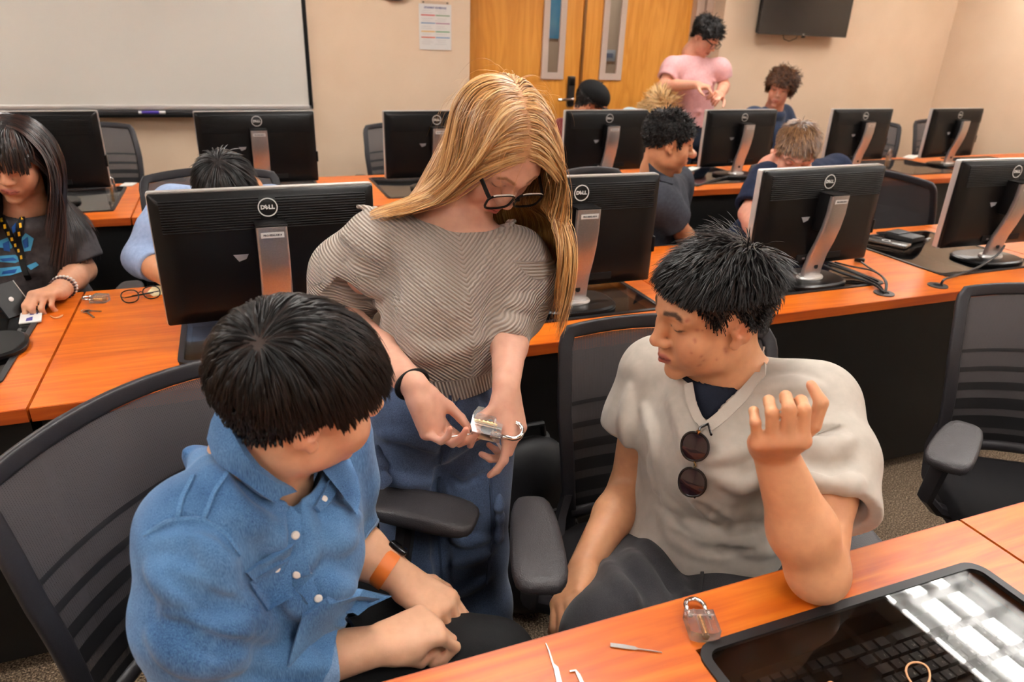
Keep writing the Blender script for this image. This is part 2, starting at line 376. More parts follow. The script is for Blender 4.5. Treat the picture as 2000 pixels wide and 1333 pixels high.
for k in (-1, 0, 1): put('tube', MB().tube([(k*.195, -.57, .085), (k*.195, .57, .085)], .034, 12), EM, lp)
def blade(v0, v1, top, bot, h):
    """louver blade that is thicker at the top, like a parabola"""
    v0, v1 = V(*v0), V(*v1); d = (v1-v0)/np.linalg.norm(v1-v0); n = V(-d[1], d[0], 0)
    pr = [(0, bot), (h*.3, bot*1.3), (h*.7, top*.55), (h, top)]
    P_ = [[v0+n*w*s+V(0, 0, z) for v in (0,)] + [v1+n*w*s+V(0, 0, z)] for s, seq in ((1, pr), (-1, pr[::-1])) for z, w in seq]
    return MB().grid(P_+[P_[0]])
for k in (-.5, .5): put('long_blade', blade((k*.39, -.59, 0), (k*.39, .59, 0), .012, .001, .055), LOUV, lp)
for k in range(5): put('cross_blade', blade((-.295, -.395+k*.1975, 0), (.295, -.395+k*.1975, 0), .012, .001, .055), LOUV, lp)
lamp_spots = [(3.2, 1.45), (.76, 1.45), (-1.7, 1.45), (3.2, 3.9), (.76, 3.9), (-1.7, 3.9), (5.6, 1.45), (5.6, 3.9), (.76, -1.0), (3.2, -1.0), (-1.7, -1.0), (5.6, -1.0)]  # far row shifted to brighten the wall; outer rear pair added for fronts
lp.location = (3.2, 1.45, CH)
for i, (x, y) in enumerate(lamp_spots[1:]):
    dup(lp, (x, y, CH), 0, 'ceiling troffer lamp out of view above the classroom', LGRP)

# ------------------------------------------------------------------ desks
TOPZ, DW, DD = .74, 1.734, .76
PANELS = ((.285, .825), (1.12, 1.655)); PY0, PY1 = .135, .672
DESKCACHE = {}
def desk(x0, y0, label, group, w=DW, panels=PANELS):
    o = thing('computer_desk', label, 'desk', (x0, y0, 0), 0, group)
    if w not in DESKCACHE:
        c = {}; t = .032
        def strips(z, h, inset=0):
            xs = [0]+[q for p in panels for q in p]+[w]; m = MB()
            m.box((w/2, PY0/2+.0, z), (w, PY0, h)); m.box((w/2, (PY1+DD)/2, z), (w, DD-PY1, h))
            for k in range(0, len(xs), 2): m.box(((xs[k]+xs[k+1])/2, (PY0+PY1)/2, z), (xs[k+1]-xs[k], PY1-PY0, h))
            return m
        c['desktop'] = strips(TOPZ-t/2, t).mesh('desktop', .6)
        c['front_edge'] = MB().box((w/2, -.001, TOPZ-t/2-.0005), (w, .003, t-.001)).mesh('front_edge')
        c['rear_edge'] = MB().box((w/2, DD+.001, TOPZ-t/2-.0005), (w, .003, t-.001)).mesh('rear_edge')
        c['modesty_panel'] = MB().box((w/2, .045, (.04+TOPZ-t)/2), (w-.02, .02, TOPZ-t-.04)).mesh('modesty_panel')
        c['side_panel'] = MB().box((0, DD/2, (TOPZ-t)/2), (.025, DD-.06, TOPZ-t-.001)).mesh('side_panel')
        c['wells'] = []
        for a, b in panels:
            cx, cy, pw, ph = (a+b)/2, (PY0+PY1)/2, b-a, PY1-PY0
            fr_ = MB().ring(rrect(pw+.008, ph+.008, .03, 6, cx, cy), rrect(pw-.020, ph-.020, .018, 6, cx, cy), TOPZ-.004, TOPZ+.004).mesh('panel_trim', .6)
            gl = MB().prism(rrect(pw-.018, ph-.018, .017, 5, cx, cy), TOPZ-.003, TOPZ+.0025).mesh('glass_panel', .6)
            we = MB(); z0 = .62
            we.box((cx, cy, z0), (pw, ph, .01))
            for sx in (-1, 1): we.box((cx+sx*(pw/2+.004), cy, (z0+TOPZ-t)/2+.01), (.008, ph, TOPZ-t-z0+.02))
            for sy in (-1, 1): we.box((cx, cy+sy*(ph/2+.004), (z0+TOPZ-t)/2+.01), (pw, .008, TOPZ-t-z0+.02))
            c['wells'].append((fr_, gl, we.mesh('keyboard_well')))
        DESKCACHE[w] = c
    c = DESKCACHE[w]
    put('desktop', c['desktop'], WOOD, o); put('front_edge', c['front_edge'], WEDGE, o); put('rear_edge', c['rear_edge'], WEDGE, o)
    put('modesty_panel', c['modesty_panel'], PANELB, o)
    for x in (.02, w-.02): put('side_panel', c['side_panel'], PANELB, o, (x, 0, 0))
    for fr_, gl, we in c['wells']:
        f_ = put('panel_trim', fr_, TRIM, o); put('glass_panel', gl, DESKGLASS, o); put('keyboard_well', we, BLACKM, o)
    return o
YA, YB, YC = .65-DD, 1.578, 3.289
GD = 'computer desks in rows'
desk(1.126-DW, YA, 'cherry wood desk in the foreground with a padlock and keyboard under smoked glass', GD)
desk(1.132, YA, 'cherry wood desk at the bottom right corner beyond the foreground seam', GD)
for i, (x, l) in enumerate(((-2.206, 'cherry wood desk at the left edge where the long-haired person sits'), (-.466, 'cherry wood desk in the middle row behind the standing blonde person'),
                (1.274, 'cherry wood middle-row desk with loose cables, a phone and a wallet'), (3.014, 'cherry wood desk at the right end of the middle row'))):
    desk(x, YB, l, GD)
for i, (x, l) in enumerate(((-2.17, 'cherry wood desk at the left end of the back row'), (-.43, 'cherry wood desk in the back row below the whiteboard corner'),
                (1.31, 'cherry wood desk in the back row in front of the double doors'), (3.05, 'cherry wood desk in the back row below the wall television'))):
    desk(x, YC, l, GD)
desk(4.79, YC, 'cherry wood desk at the right end of the back row by the side wall', GD, 1.5, PANELS[:1])

# ------------------------------------------------------------------ monitors
def logo_mb():
    m = MB(); n = 40
    ring = lambda r: [(r*math.cos(2*math.pi*k/n), r*math.sin(2*math.pi*k/n)) for k in range(n)]
    m.ring(ring(.0235), ring(.0208), 0, .0008)
    for ch, x, rz, sc in (('D', -.0118, 0, 1), ('E', -.0035, .62, .95), ('L', .0052, 0, 1), ('L', .0125, 0, 1)):
        t_ = text_mb(ch, .0138*sc, .0004, .0007); m = join(m, xf(t_, T((x, 0, .0004)) @ RZ(rz)))
    return m
MW, MH = .535, .335
MON = {}
def monitor_parts():
    c = {}; pz0 = .055; pc = pz0+MH/2
    PYO = .040
    M_ = Matrix(((1, 0, 0, 0), (0, 0, 1, PYO), (0, 1, 0, pc), (0, 0, 0, 1)))     # xy outline -> xz, depth -> y
    c['bezel'] = MB().ring(rrect(MW, MH, .006), rrect(MW-.03, MH-.03, .002), .0, .022, M_).mesh('b', .6)
    c['screen'] = MB().box((0, PYO+.019, pc), (MW-.029, .004, MH-.029)).mesh('s')
    bk = MB(); o1 = rrect(MW-.006, MH-.006, .006); o2 = rrect(MW-.03, MH-.03, .012); o3 = rrect(MW-.1, MH-.09, .02)
    n = len(o1); vs = [(x, y, 0.004) for x, y in o1]+[(x, y, -.012) for x, y in o1]+[(x, y, -.022) for x, y in o2]+[(x, y, -.028) for x, y in o3]
    fs = [(k*n+i, k*n+(i+1) % n, (k+1)*n+(i+1) % n, (k+1)*n+i) for k in range(3) for i in range(n)]+[tuple(range(3*n, 4*n))]
    bk.add([M_ @ Vector(v) for v in vs], fs); c['back_shell'] = bk.mesh('k', .5)
    rb = MB()
    for k in range(13):
        for s in (-1, 1): rb.box((s*(MW/2-.03)/2+s*.012, PYO-.0235-.0006*min(k, 8), pc+MH/2-.02-.0062*k), ((MW-.09)/2, .0055, .0032), .0008, 1)
    c['vent_ribs'] = rb.mesh('r')
    vs = MB(); 
    c['logo'] = xf(logo_mb(), T((0, PYO-.0285, pc+MH/2-.043)) @ RX90).mesh('l')
    # stand column: swept plate, narrow at top, raked
    prof = [(.012, .010), (.010, .05), (.0, .10), (-.018, .15), (-.032, .20), (-.040, .25), (-.042, .312)]
    V_ = []; n = 0
    col = MB(); secs = []
    for i, (y, z) in enumerate(prof):
        w = .036+.003*(1-i/6); ro = rrect(2*w, .020, .006, 3)
        secs.append([(x, y+yy, z) for x, yy in ro])
    k = len(secs[0]); vv = [p for s_ in secs for p in s_]
    ff = [(i*k+j, i*k+(j+1) % k, (i+1)*k+(j+1) % k, (i+1)*k+j) for i in range(len(secs)-1) for j in range(k)]+[tuple(range(k)), tuple((len(secs)-1)*k+j for j in range(k))]
    col.add(vv, ff); c['stand_column'] = col.mesh('c', .7)
    c['column_cap'] = MB().box((0, -.018, .3135), (.074, .062, .006), .002).box((0, -.008, .25), (.07, .045, .125), .004).mesh('cc', .6)
    c['cable_slot'] = MB().prism(rrect(.016, .034, .0078, 6), -.001, .0015, T((.004, -.0005, .066)) @ Matrix.Rotation(math.radians(78), 4, 'X')).mesh('cs', .6)
    out = []
    for q in range(40):
        a_ = 2*math.pi*q/40; r_ = 1/((abs(math.cos(a_))**3+abs(math.sin(a_))**3)**(1/3)); out.append((.135*r_*math.cos(a_), .03+.1*r_*math.sin(a_)*(1.0 if math.sin(a_) < 0 else .9)))
    bs = MB().prism(out, 0, .008); bs.add([(x*.94, .03+(y-.03)*.94, .0125) for x, y in out]+[(x, y, .008) for x, y in out], [tuple(range(40))]+[(i, (i+1) % 40, 40+(i+1) % 40, 40+i) for i in range(40)])
    c['base_plate'] = bs.mesh('bp', .5)
    c['swivel_collar'] = MB().lathe([(.052, .010), (.054, .016), (.050, .022), (.03, .023)], 28, (0, .012, 0), 1, .62).mesh('sc', .6)
    c['asset_sticker'] = MB().box((0, -.0532, .293), (.054, .0012, .013)).mesh('as')
    c['sticker_text'] = xf(text_mb('PRO-ISEALAB14', .0062, .0002, .0002), T((0, -.0541, .293)) @ RX90).mesh('st')
    c['port_block'] = MB().box((.02, PYO-.029, pz0+.035), (.2, .004, .022), .001).mesh('pb')
    c['port_marks'] = join(*[MB().box((-.05+.02*k, PYO-.0315, pz0+.033), (.012, .001, .006)) for k in range(5)]).mesh('pm')
    c['usb_hub'] = MB().box((MW/2-.002, PYO-.002, pz0+.12), (.012, .03, .05), .003).mesh('uh')
    c['spec_label'] = MB().prism([(-.018, 0), (.018, 0), (.012, -.012), (-.006, -.018)], 0, .0006, T((-.075, PYO-.0285, pc+.01)) @ RX90).mesh('sl')
    return c
MON = monitor_parts()
def monitor(x, y, rz, label, sticker=True, tilt=0.0, panel=True):
    o = thing('desktop_monitor', label, 'monitor', (x, y, TOPZ+.0045), rz, 'desktop monitors')
    put('base_plate', MON['base_plate'], BLACK, o); st = put('stand_column', MON['stand_column'], SILVER, o)
    put('swivel_collar', MON['swivel_collar'], SILVERL, st); put('cable_slot', MON['cable_slot'], BLACKM, st)
    if sticker:
        s = put('asset_sticker', MON['asset_sticker'], WHITE, st); put('sticker_text', MON['sticker_text'], INK, st)
    if panel:
        put('column_cap', MON['column_cap'], BLACK, st)
        b = put('back_shell', MON['back_shell'], BLACK, o); put('bezel', MON['bezel'], SILVERL, o); put('screen', MON['screen'], mat('screen_black', (.01, .01, .012), .15), o)
        put('vent_ribs', MON['vent_ribs'], BLACKM, b); put('logo', MON['logo'], LOGO, b); put('port_block', MON['port_block'], BLACKM, b)
        put('port_marks', MON['port_marks'], mat('port_grey', (.2, .2, .22), .5), b); put('usb_hub', MON['usb_hub'], BLACK, b); put('spec_label', MON['spec_label'], mat('grey_label', (.28, .28, .3), .4), b)
    return o
rd = math.radians
monitor(.065, 1.80, rd(2), 'black monitor with silver stand and sticker, left of the standing blonde person')
monitor(.922, 1.795, rd(-1), 'black monitor with silver stand between the blonde person and the seated man')
monitor(1.835, 1.79, rd(2), 'black monitor with cables at its foot, behind the head of the seated man')
monitor(2.765, 1.81, rd(-2), 'large black monitor at the right edge of the middle row')
monitor(-.665, 1.90, rd(10), 'silver monitor stand foot at the left edge of the photo', panel=False)
for x, y, a, l in ((-.80, 3.60, 3, 'black monitor behind the person with long dark hair'), (.12, 3.585, 3, 'black monitor under the right end of the whiteboard'),
                (.985, 3.585, 2, 'black monitor half hidden behind the blonde hair'), (1.985, 3.60, 3, 'black monitor in front of the door with the capped person behind'),
                (2.905, 3.60, 3, 'black monitor between the man in pink and the brown-haired head'), (3.905, 3.64, 3, 'black monitor under the wall television, second from the right in the back row'),
                (4.80, 3.66, 4, 'black monitor nearest the right wall in the back row')):
    monitor(x, y, rd(a), l, x < 4.5)

# ------------------------------------------------------------------ chairs
CHC = {}
def chair_meshes():
    c = {}; W0, Z0, Z1 = .235, .48, .915
    def back(u, v, off=0):      # u -1..1 across, v 0..1 up; chair faces -y, back is at +y
        w = W0*(.88+.12*min(1, v*1.6)); z = Z0+(Z1-Z0)*v + .022*(1-u*u)*v
        y = .235 + .075*v*v - .02*math.sin(v*math.pi) + .045*(1-u*u)*(1-.35*v) + off
        return V(u*w, y, z)
    c['net'] = [[back(-.95+1.9*j/20, i/24*.965+.0) for j in range(21)] for i in range(25)]
    m = MB().grid(c['net']).mesh('n', 3)
    uv = m.uv_layers.new(name='UV'); 
    for p in m.polygons:
        for li in p.loop_indices:
            vi = m.loops[li].vertex_index; uv.data[li].uv = ((vi % 21)/20*.47, (vi//21)/24*.5)
    c['back_net'] = m
    bands = MB()
    for v0, v1 in ((.64, .66), (.52, .55), (.40, .45), (.27, .345), (.13, .22), (.0, .09)):
        bands.grid([[back(-.95+1.9*j/20, v, -.0015) for j in range(21)] for v in (v0, v1)])
    c['net_bands'] = bands.mesh('nb', 3)
    # frame rails with rectangular section
    fr_ = MB()
    path = [back(-1, .0)+V(0, -.02, -.06)]+[back(-1, v) for v in np.linspace(.02, .93, 12)]+[back(-.985, .97), back(-.95, 1.0)]+[back(u, 1.0) for u in np.linspace(-.85, .85, 11)]+[back(.95, 1.0), back(.985, .97)]+[back(1, v) for v in np.linspace(.93, .02, 12)]+[back(1, .0)+V(0, -.02, -.06)]
    sec = rrect(.032, .017, .006, 3); ns = len(sec); vv = []; mp = len(path)
    for i, q_ in enumerate(path):
        t_ = path[min(i+1, mp-1)]-path[max(i-1, 0)]; t_ = t_/np.linalg.norm(t_); nrm_ = V(0, 1, -.18); nrm_ = nrm_-t_*(nrm_@t_); nrm_ /= np.linalg.norm(nrm_); b_ = np.cross(t_, nrm_)
        vv += [q_+b_*x+nrm_*y for x, y in sec]
    fr_.add(vv, [(i*ns+j, i*ns+(j+1) % ns, (i+1)*ns+(j+1) % ns, (i+1)*ns+j) for i in range(mp-1) for j in range(ns)]+[tuple(range(ns)), tuple((mp-1)*ns+j for j in range(ns))])
    c['back_frame'] = fr_.mesh('f', .8)
    c['lumbar_bar'] = MB().tube([back(u, .0) for u in np.linspace(-1, 1, 9)], .018, 8).mesh('lb', 3)
    for s, nm in ((-1, 'wl'), (1, 'wr')):
        w = MB(); secs = []
        pts = [(s*.215, .235, .54, .040, .018), (s*.228, .225, .48, .055, .018), (s*.236, .175, .42, .062, .018), (s*.225, .10, .385, .055, .018), (s*.20, .02, .37, .045, .02), (s*.17, -.06, .365, .035, .02)]
        for i, (x, y, z, h, t_) in enumerate(pts):
            a_ = pts[min(i+1, 5)]; b_ = pts[max(i-1, 0)]; d = V(0, a_[1]-b_[1], a_[2]-b_[2]); d /= np.linalg.norm(d); up = V(0, -d[2], d[1])
            if up[2] < 0: up = -up
            secs.append([V(x, y, z)+V(q*t_/2, 0, 0)+up*h/2*e for q, e in ((-1, -1), (1, -1), (1, 1), (-1, 1))])
        w.add([p for s_ in secs for p in s_], [(i*4+j, i*4+(j+1) % 4, (i+1)*4+(j+1) % 4, (i+1)*4+j) for i in range(5) for j in range(4)]+[(0, 1, 2, 3), (20, 21, 22, 23)])
        c[nm] = w.mesh('w', .9)
    st = MB(); 
    for z, sc in ((.405, .95), (.415, 1.0), (.455, 1.0), (.47, .95), (.476, .8)): pass
    prof = [(.405, .93), (.418, 1.0), (.45, 1.0), (.466, .96), (.474, .85)]; ol = rrect(.49, .48, .09, 6); n = len(ol)
    st.add([(x*k, y*k-.01, z - .02*max(0, -(y+.12))) for z, k in prof for x, y in ol], [(i*n+j, i*n+(j+1) % n, (i+1)*n+(j+1) % n, (i+1)*n+j) for i in range(4) for j in range(n)]+[tuple(range(n)), tuple(4*n+j for j in range(n))])
    c['seat'] = st.mesh('s', .8)
    c['gas_column'] = MB().lathe([(.028, .10), (.028, .26), (.02, .26), (.02, .40)], 16).mesh('g', .6)
    c['tilt_box'] = MB().box((0, 0, .385), (.2, .24, .05), .01).mesh('tb', .6)
    lg = MB().tube([(0, 0, .115), (0, .15, .10), (0, .29, .075)], [.026, .02, .015], 8, True, .8); c['base_leg'] = lg.mesh('l', .8)
    c['caster'] = xf(MB().lathe([(.01, -.02), (.024, -.018), (.026, 0), (.024, .018), (.01, .02)], 14), Matrix.Rotation(math.pi/2, 4, 'Y')).mesh('c', .8)
    pd = MB(); ol = []
    for q in range(32):
        a_ = 2*math.pi*q/32; r_ = (abs(math.cos(a_))**4+abs(math.sin(a_))**4)**(-.25); x, y = .047*r_*math.cos(a_), .125*r_*math.sin(a_)
        ol.append((x*(1+.13*y/.125*-1), y))
    prof = [(-.016, .80), (-.010, .96), (.002, 1.0), (.009, .96), (.013, .86), (.014, .6)]; n = 32
    pd.add([(x*k, y*(1-(1-k)*.5), z+.006*max(0, 1-((y+.02)/.1)**2)*(i > 2)) for i, (z, k) in enumerate(prof) for x, y in ol], [(i*n+j, i*n+(j+1) % n, (i+1)*n+(j+1) % n, (i+1)*n+j) for i in range(5) for j in range(n)]+[tuple(range(n)), tuple(5*n+j for j in range(n))])
    c['arm_pad'] = pd.mesh('p', .9)
    return c
CHC = chair_meshes()
def chair(x, y, fdir, label, arms=((-1, .30, 0, .1, .66), (1, .30, 0, .1, .66)), dz=0, lean=0):
    """fdir: direction the sitter faces; arms: (side, lateral, turn, forward, height)"""
    rz = math.atan2(fdir[0], -fdir[1])
    o = thing('office_chair', label, 'chair', (x, y, 0), rz, 'mesh-back office chairs')
    bf = put('back_frame', CHC['back_frame'], CHPLA, o, (0, 0, dz)); put('back_net', CHC['back_net'], NET, o, (0, 0, dz)); put('net_bands', CHC['net_bands'], mat('net_band', (.010, .009, .010), .6), o, (0, 0, dz))
    put('lumbar_bar', CHC['lumbar_bar'], CHPLA, o, (0, 0, dz))
    for k in ('wl', 'wr'): put('back_bracket', CHC[k], CHPLA, o, (0, 0, dz))
    put('seat', CHC['seat'], mat('seat_fabric', (.007, .006, .007), .8, spec=.2), o, (0, 0, dz)); put('tilt_box', CHC['tilt_box'], BLACKM, o, (0, 0, dz)); put('gas_column', CHC['gas_column'], BLACKM, o, (0, 0, dz*.0))
    for k in range(5):
        a_ = 2*math.pi*k/5+.3; put('base_leg', CHC['base_leg'], CHPLA, o, None, (0, 0, a_)); put('caster', CHC['caster'], BLACK, o, (-.28*math.sin(a_), .28*math.cos(a_), .0265), (0, 0, a_+.5))
    for s, lat, turn, fw, z in arms:
        p = put('arm_pad', CHC['arm_pad'], PAD, o, (s*lat, -fw, z), (0, 0, turn))
        put('arm_post', MB().tube([(s*.2, .0, .385), (s*.27, -.0, .40), (s*(lat-.0), -fw*.5, .47), (s*lat, -fw*.8, z-.016)], [.02, .024, .022, .024], 8, True, .7), CHPLA, o)
    return o
chair(.0, .95, (.71, -.70), 'mesh-back office chair with the man in the denim shirt sitting in it', ((-1, .30, 0, .06, .66), (1, .27, .15, .08, .66)), -.015)
chair(.775, .93, (-.31, -.95), 'mesh-back office chair with the man in the pale T-shirt sitting in it', ((-1, .325, 0, .115, .665), (1, .30, 0, .05, .62)), -.02)
chair(1.84, .85, (-.55, -.83), 'empty mesh-back office chair at the right edge of the photo', ((-1, .33, -.5, .13, .66), (1, .30, 0, .1, .66)), -.015)
chair(-.08, 2.62, (.03, -1), 'mesh-back office chair behind the bowed head with black hair', dz=.045)
chair(-.66, 4.52, (.35, -.9), 'mesh-back office chair beside the left back-row monitor')
chair(1.02, 4.40, (-.1, -1), 'mesh-back office chair behind the blonde hair at the back row')
chair(2.62, 2.60, (-.25, -1), 'mesh-back office chair carrying the brown-haired man in navy')
chair(3.33, 2.66, (.93, .15), 'mesh-back office chair turned sideways between the middle and back rows')
chair(4.80, 4.36, (-.6, -.8), 'mesh-back office chair beyond the second monitor from the right in the back row')
chair(5.75, 4.34, (-.3, -1), 'mesh-back office chair near the right wall at the photo edge')
chair(-.95, 2.72, (.1, -1), 'mesh-back office chair of the person with long dark hair')
chair(1.60, 2.62, (.35, -1), 'mesh-back office chair under the man in the dark polo shirt')
chair(1.95, 4.45, (-.05, -1), 'mesh-back office chair of the person in the black cap')
chair(3.55, 4.45, (-.2, -1), 'mesh-back office chair of the curly-haired man below the television')
# ================================================================== people: smooth-union distance fields meshed as one continuous surface
def nrm(v): v = np.asarray(v, float); return v/(np.linalg.norm(v)+1e-12)
class Sdf:
    def __init__(s): s.p = []
    def cap(s, a, b, ra, rb=None, k=.01, op=1, flat=None):
        rb = ra if rb is None else rb
        s.p.append(('c', V(*a), V(*b), float(ra), float(rb), k, op, flat)); return s
    def chain(s, pts, rad, k=.01, flat=None):
        for i in range(len(pts)-1): s.cap(pts[i], pts[i+1], rad[i], rad[i+1], k, 1, flat)
        return s
    def ell(s, c, r, R=None, k=.01, op=1):
        s.p.append(('e', V(*c), V(*r), None if R is None else np.asarray(R, float), 0, k, op, None)); return s
    def box(s, c, r, R, rnd=.005, k=.005, op=1):
        s.p.append(('b', V(*c), V(*r), np.asarray(R, float), rnd, k, op, None)); return s
    @staticmethod
    def dist(q, P):
        if P.dtype == np.float32: q = tuple(x.astype(np.float32) if isinstance(x, np.ndarray) else x for x in q)
        if q[0] == 'c':
            a, b, ra, rb, flat = q[1], q[2], q[3], q[4], q[7]
            ab = b-a; L2 = ab@ab+1e-12; pa = P-a
            t = np.clip(pa@ab/L2, 0, 1)
            d = pa - t[..., None]*ab
            if flat is not None:
                n, f = flat; n = n.astype(P.dtype); d = d + (d@n)[..., None]*(n*P.dtype.type(f-1))
            return np.sqrt((d*d).sum(-1)) - (ra+(rb-ra)*t)
        if q[0] == 'e':
            d = P-q[1]
            if q[3] is not None: d = d@q[3]
            r = q[2]; a = d/r; k0 = np.sqrt((a*a).sum(-1)); b = a/r; k1 = np.sqrt((b*b).sum(-1))+1e-9
            return np.where(k0 < 1e-4, -r.min(), k0*(k0-1)/k1)
        d = np.abs((P-q[1])@q[3])-q[2]+q[4]
        return np.sqrt((np.maximum(d, 0)**2).sum(-1)) + np.minimum(d.max(-1), 0) - q[4]
    @staticmethod
    def mix(F, d, k, op):
        if op > 0:
            h = np.clip(k-np.abs(F-d), 0, None)/k; return np.minimum(F, d)-h*h*k*.25
        d = -d; h = np.clip(k-np.abs(F-d), 0, None)/k; return np.maximum(F, d)+h*h*k*.25
    def bounds(s, q):
        if q[0] == 'c':
            r = max(q[3], q[4]); return np.minimum(q[1], q[2])-r, np.maximum(q[1], q[2])+r
        if q[0] == 'e':
            if q[3] is None: return q[1]-q[2], q[1]+q[2]
            e = np.sqrt(((q[3]*q[2])**2).sum(1)); return q[1]-e, q[1]+e
        e = np.abs(q[3])@q[2]; return q[1]-e, q[1]+e
    def at(s, P, only=None):
        F = np.full(P.shape[:-1], 1.0)
        for q in s.p:
            F = s.mix(F, s.dist(q, P), q[5], q[6])
        return F
    def mesh(s, h, disp=None, crop=None):
        lo = np.min([s.bounds(q)[0] for q in s.p if q[6] > 0], 0)-4*h; hi = np.max([s.bounds(q)[1] for q in s.p if q[6] > 0], 0)+4*h
        if crop: lo = np.maximum(lo, crop[0]); hi = np.minimum(hi, crop[1])
        n = np.ceil((hi-lo)/h).astype(int)+1
        if n.prod() > 6e7: raise ValueError('grid too large %s %s' % (n, (hi-lo)))
        F = np.full(n, .5, np.float32)
        ax = [lo[i]+h*np.arange(n[i]) for i in range(3)]
        for q in s.p:
            a, b = s.bounds(q); m = q[5]+3*h
            i0 = np.clip(np.floor((a-m-lo)/h).astype(int), 0, n); i1 = np.clip(np.ceil((b+m-lo)/h).astype(int)+1, 0, n)
            if (i1 <= i0).any(): continue
            sl = tuple(slice(i0[i], i1[i]) for i in range(3))
            X, Y, Z = np.meshgrid(*[ax[i][i0[i]:i1[i]].astype(np.float32) for i in range(3)], indexing='ij')
            P = np.stack((X, Y, Z), -1)
            F[sl] = s.mix(F[sl], s.dist(q, P), q[5], q[6])
        if disp is not None:
            idx = np.argwhere(np.abs(F) < .02); P = lo+idx*h
            F[tuple(idx.T)] += disp(P).astype(np.float32)
        S = F < 0
        c = S[:-1, :-1, :-1].astype(np.int8)
        for dx in (0, 1):
            for dy in (0, 1):
                for dz in (0, 1):
                    if dx+dy+dz: c = c + S[dx:n[0]-1+dx, dy:n[1]-1+dy, dz:n[2]-1+dz]
        cells = np.argwhere((c > 0) & (c < 8)); N_ = len(cells)
        cid = np.full(n-1, -1, np.int32); cid[tuple(cells.T)] = np.arange(N_)
        acc = np.zeros((N_, 3)); cnt = np.zeros(N_)
        cor = [(0, 0, 0), (1, 0, 0), (0, 1, 0), (1, 1, 0), (0, 0, 1), (1, 0, 1), (0, 1, 1), (1, 1, 1)]
        Fv = [F[cells[:, 0]+a, cells[:, 1]+b, cells[:, 2]+d] for a, b, d in cor]
        for i, j in ((0, 1), (2, 3), (4, 5), (6, 7), (0, 2), (1, 3), (4, 6), (5, 7), (0, 4), (1, 5), (2, 6), (3, 7)):
            m = (Fv[i] < 0) != (Fv[j] < 0); t = Fv[i]/(Fv[i]-Fv[j]+1e-20)
            p = np.array(cor[i])+t[:, None]*(np.array(cor[j])-np.array(cor[i])); acc[m] += p[m]; cnt[m] += 1
        Vt = lo+h*(cells+acc/cnt[:, None])
        Q = []
        for axn in range(3):
            o = [0, 0, 0]; o[axn] = 1
            A = S[:n[0]-o[0], :n[1]-o[1], :n[2]-o[2]]; B = S[o[0]:, o[1]:, o[2]:]
            e = np.argwhere(A != B); u, w = [(1, 2), (2, 0), (0, 1)][axn]
            ok = (e[:, u] > 0) & (e[:, w] > 0) & (e[:, u] < n[u]-1) & (e[:, w] < n[w]-1); e = e[ok]
            fl = A[tuple(e.T)]
            def cc(du, dw):
                g = e.copy(); g[:, u] -= du; g[:, w] -= dw; return cid[tuple(g.T)]
            q = np.stack((cc(1, 1), cc(0, 1), cc(0, 0), cc(1, 0)), 1); q[~fl] = q[~fl][:, ::-1]; Q.append(q)
        Q = np.concatenate(Q); Q = Q[(Q >= 0).all(1)]
        # one relaxation pass keeps the surface free of grid terraces
        for _ in range(1):
            acc = np.zeros_like(Vt); cn = np.zeros(N_)
            for k in range(4):
                np.add.at(acc, Q[:, k], Vt[Q[:, (k+1) % 4]]+Vt[Q[:, (k+3) % 4]]); np.add.at(cn, Q[:, k], 2)
            g = cn > 0; Vt[g] = .5*Vt[g]+.5*acc[g]/cn[g][:, None]
        return Vt, Q
def np_mesh(name, Vt, Q, col=None, smooth=True):
    me = bpy.data.meshes.new(name); nv, nf, k = len(Vt), len(Q), Q.shape[1]
    me.vertices.add(nv); me.vertices.foreach_set('co', np.ascontiguousarray(Vt, np.float32).ravel())
    me.loops.add(nf*k); me.loops.foreach_set('vertex_index', np.ascontiguousarray(Q, np.int32).ravel())
    me.polygons.add(nf); me.polygons.foreach_set('loop_start', np.arange(0, nf*k, k, dtype=np.int32))
    me.polygons.foreach_set('loop_total', np.full(nf, k, np.int32))
    if smooth: me.polygons.foreach_set('use_smooth', np.ones(nf, bool))
    me.update(calc_edges=True)
    if col is not None:
        a = me.color_attributes.new('Col', 'FLOAT_COLOR', 'POINT'); c4 = np.ones((nv, 4), np.float32); c4[:, :3] = col
        a.data.foreach_set('color', c4.ravel())
    return me
def smoothstep(a, b, x): t = np.clip((x-a)/(b-a), 0, 1); return t*t*(3-2*t)
def vnoise(P, sc, seed=0):
    """cheap smooth noise from a few sine products"""
    r = np.random.default_rng(seed); out = np.zeros(P.shape[:-1])
    for _ in range(5):
        d = r.normal(size=3); d /= np.linalg.norm(d); e = r.normal(size=3); e /= np.linalg.norm(e)
        out += np.sin(P@d*sc*r.uniform(.7, 1.5)+r.uniform(0, 6.3)+1.3*np.sin(P@e*sc*.6+r.uniform(0, 6.3)))
    return out/5

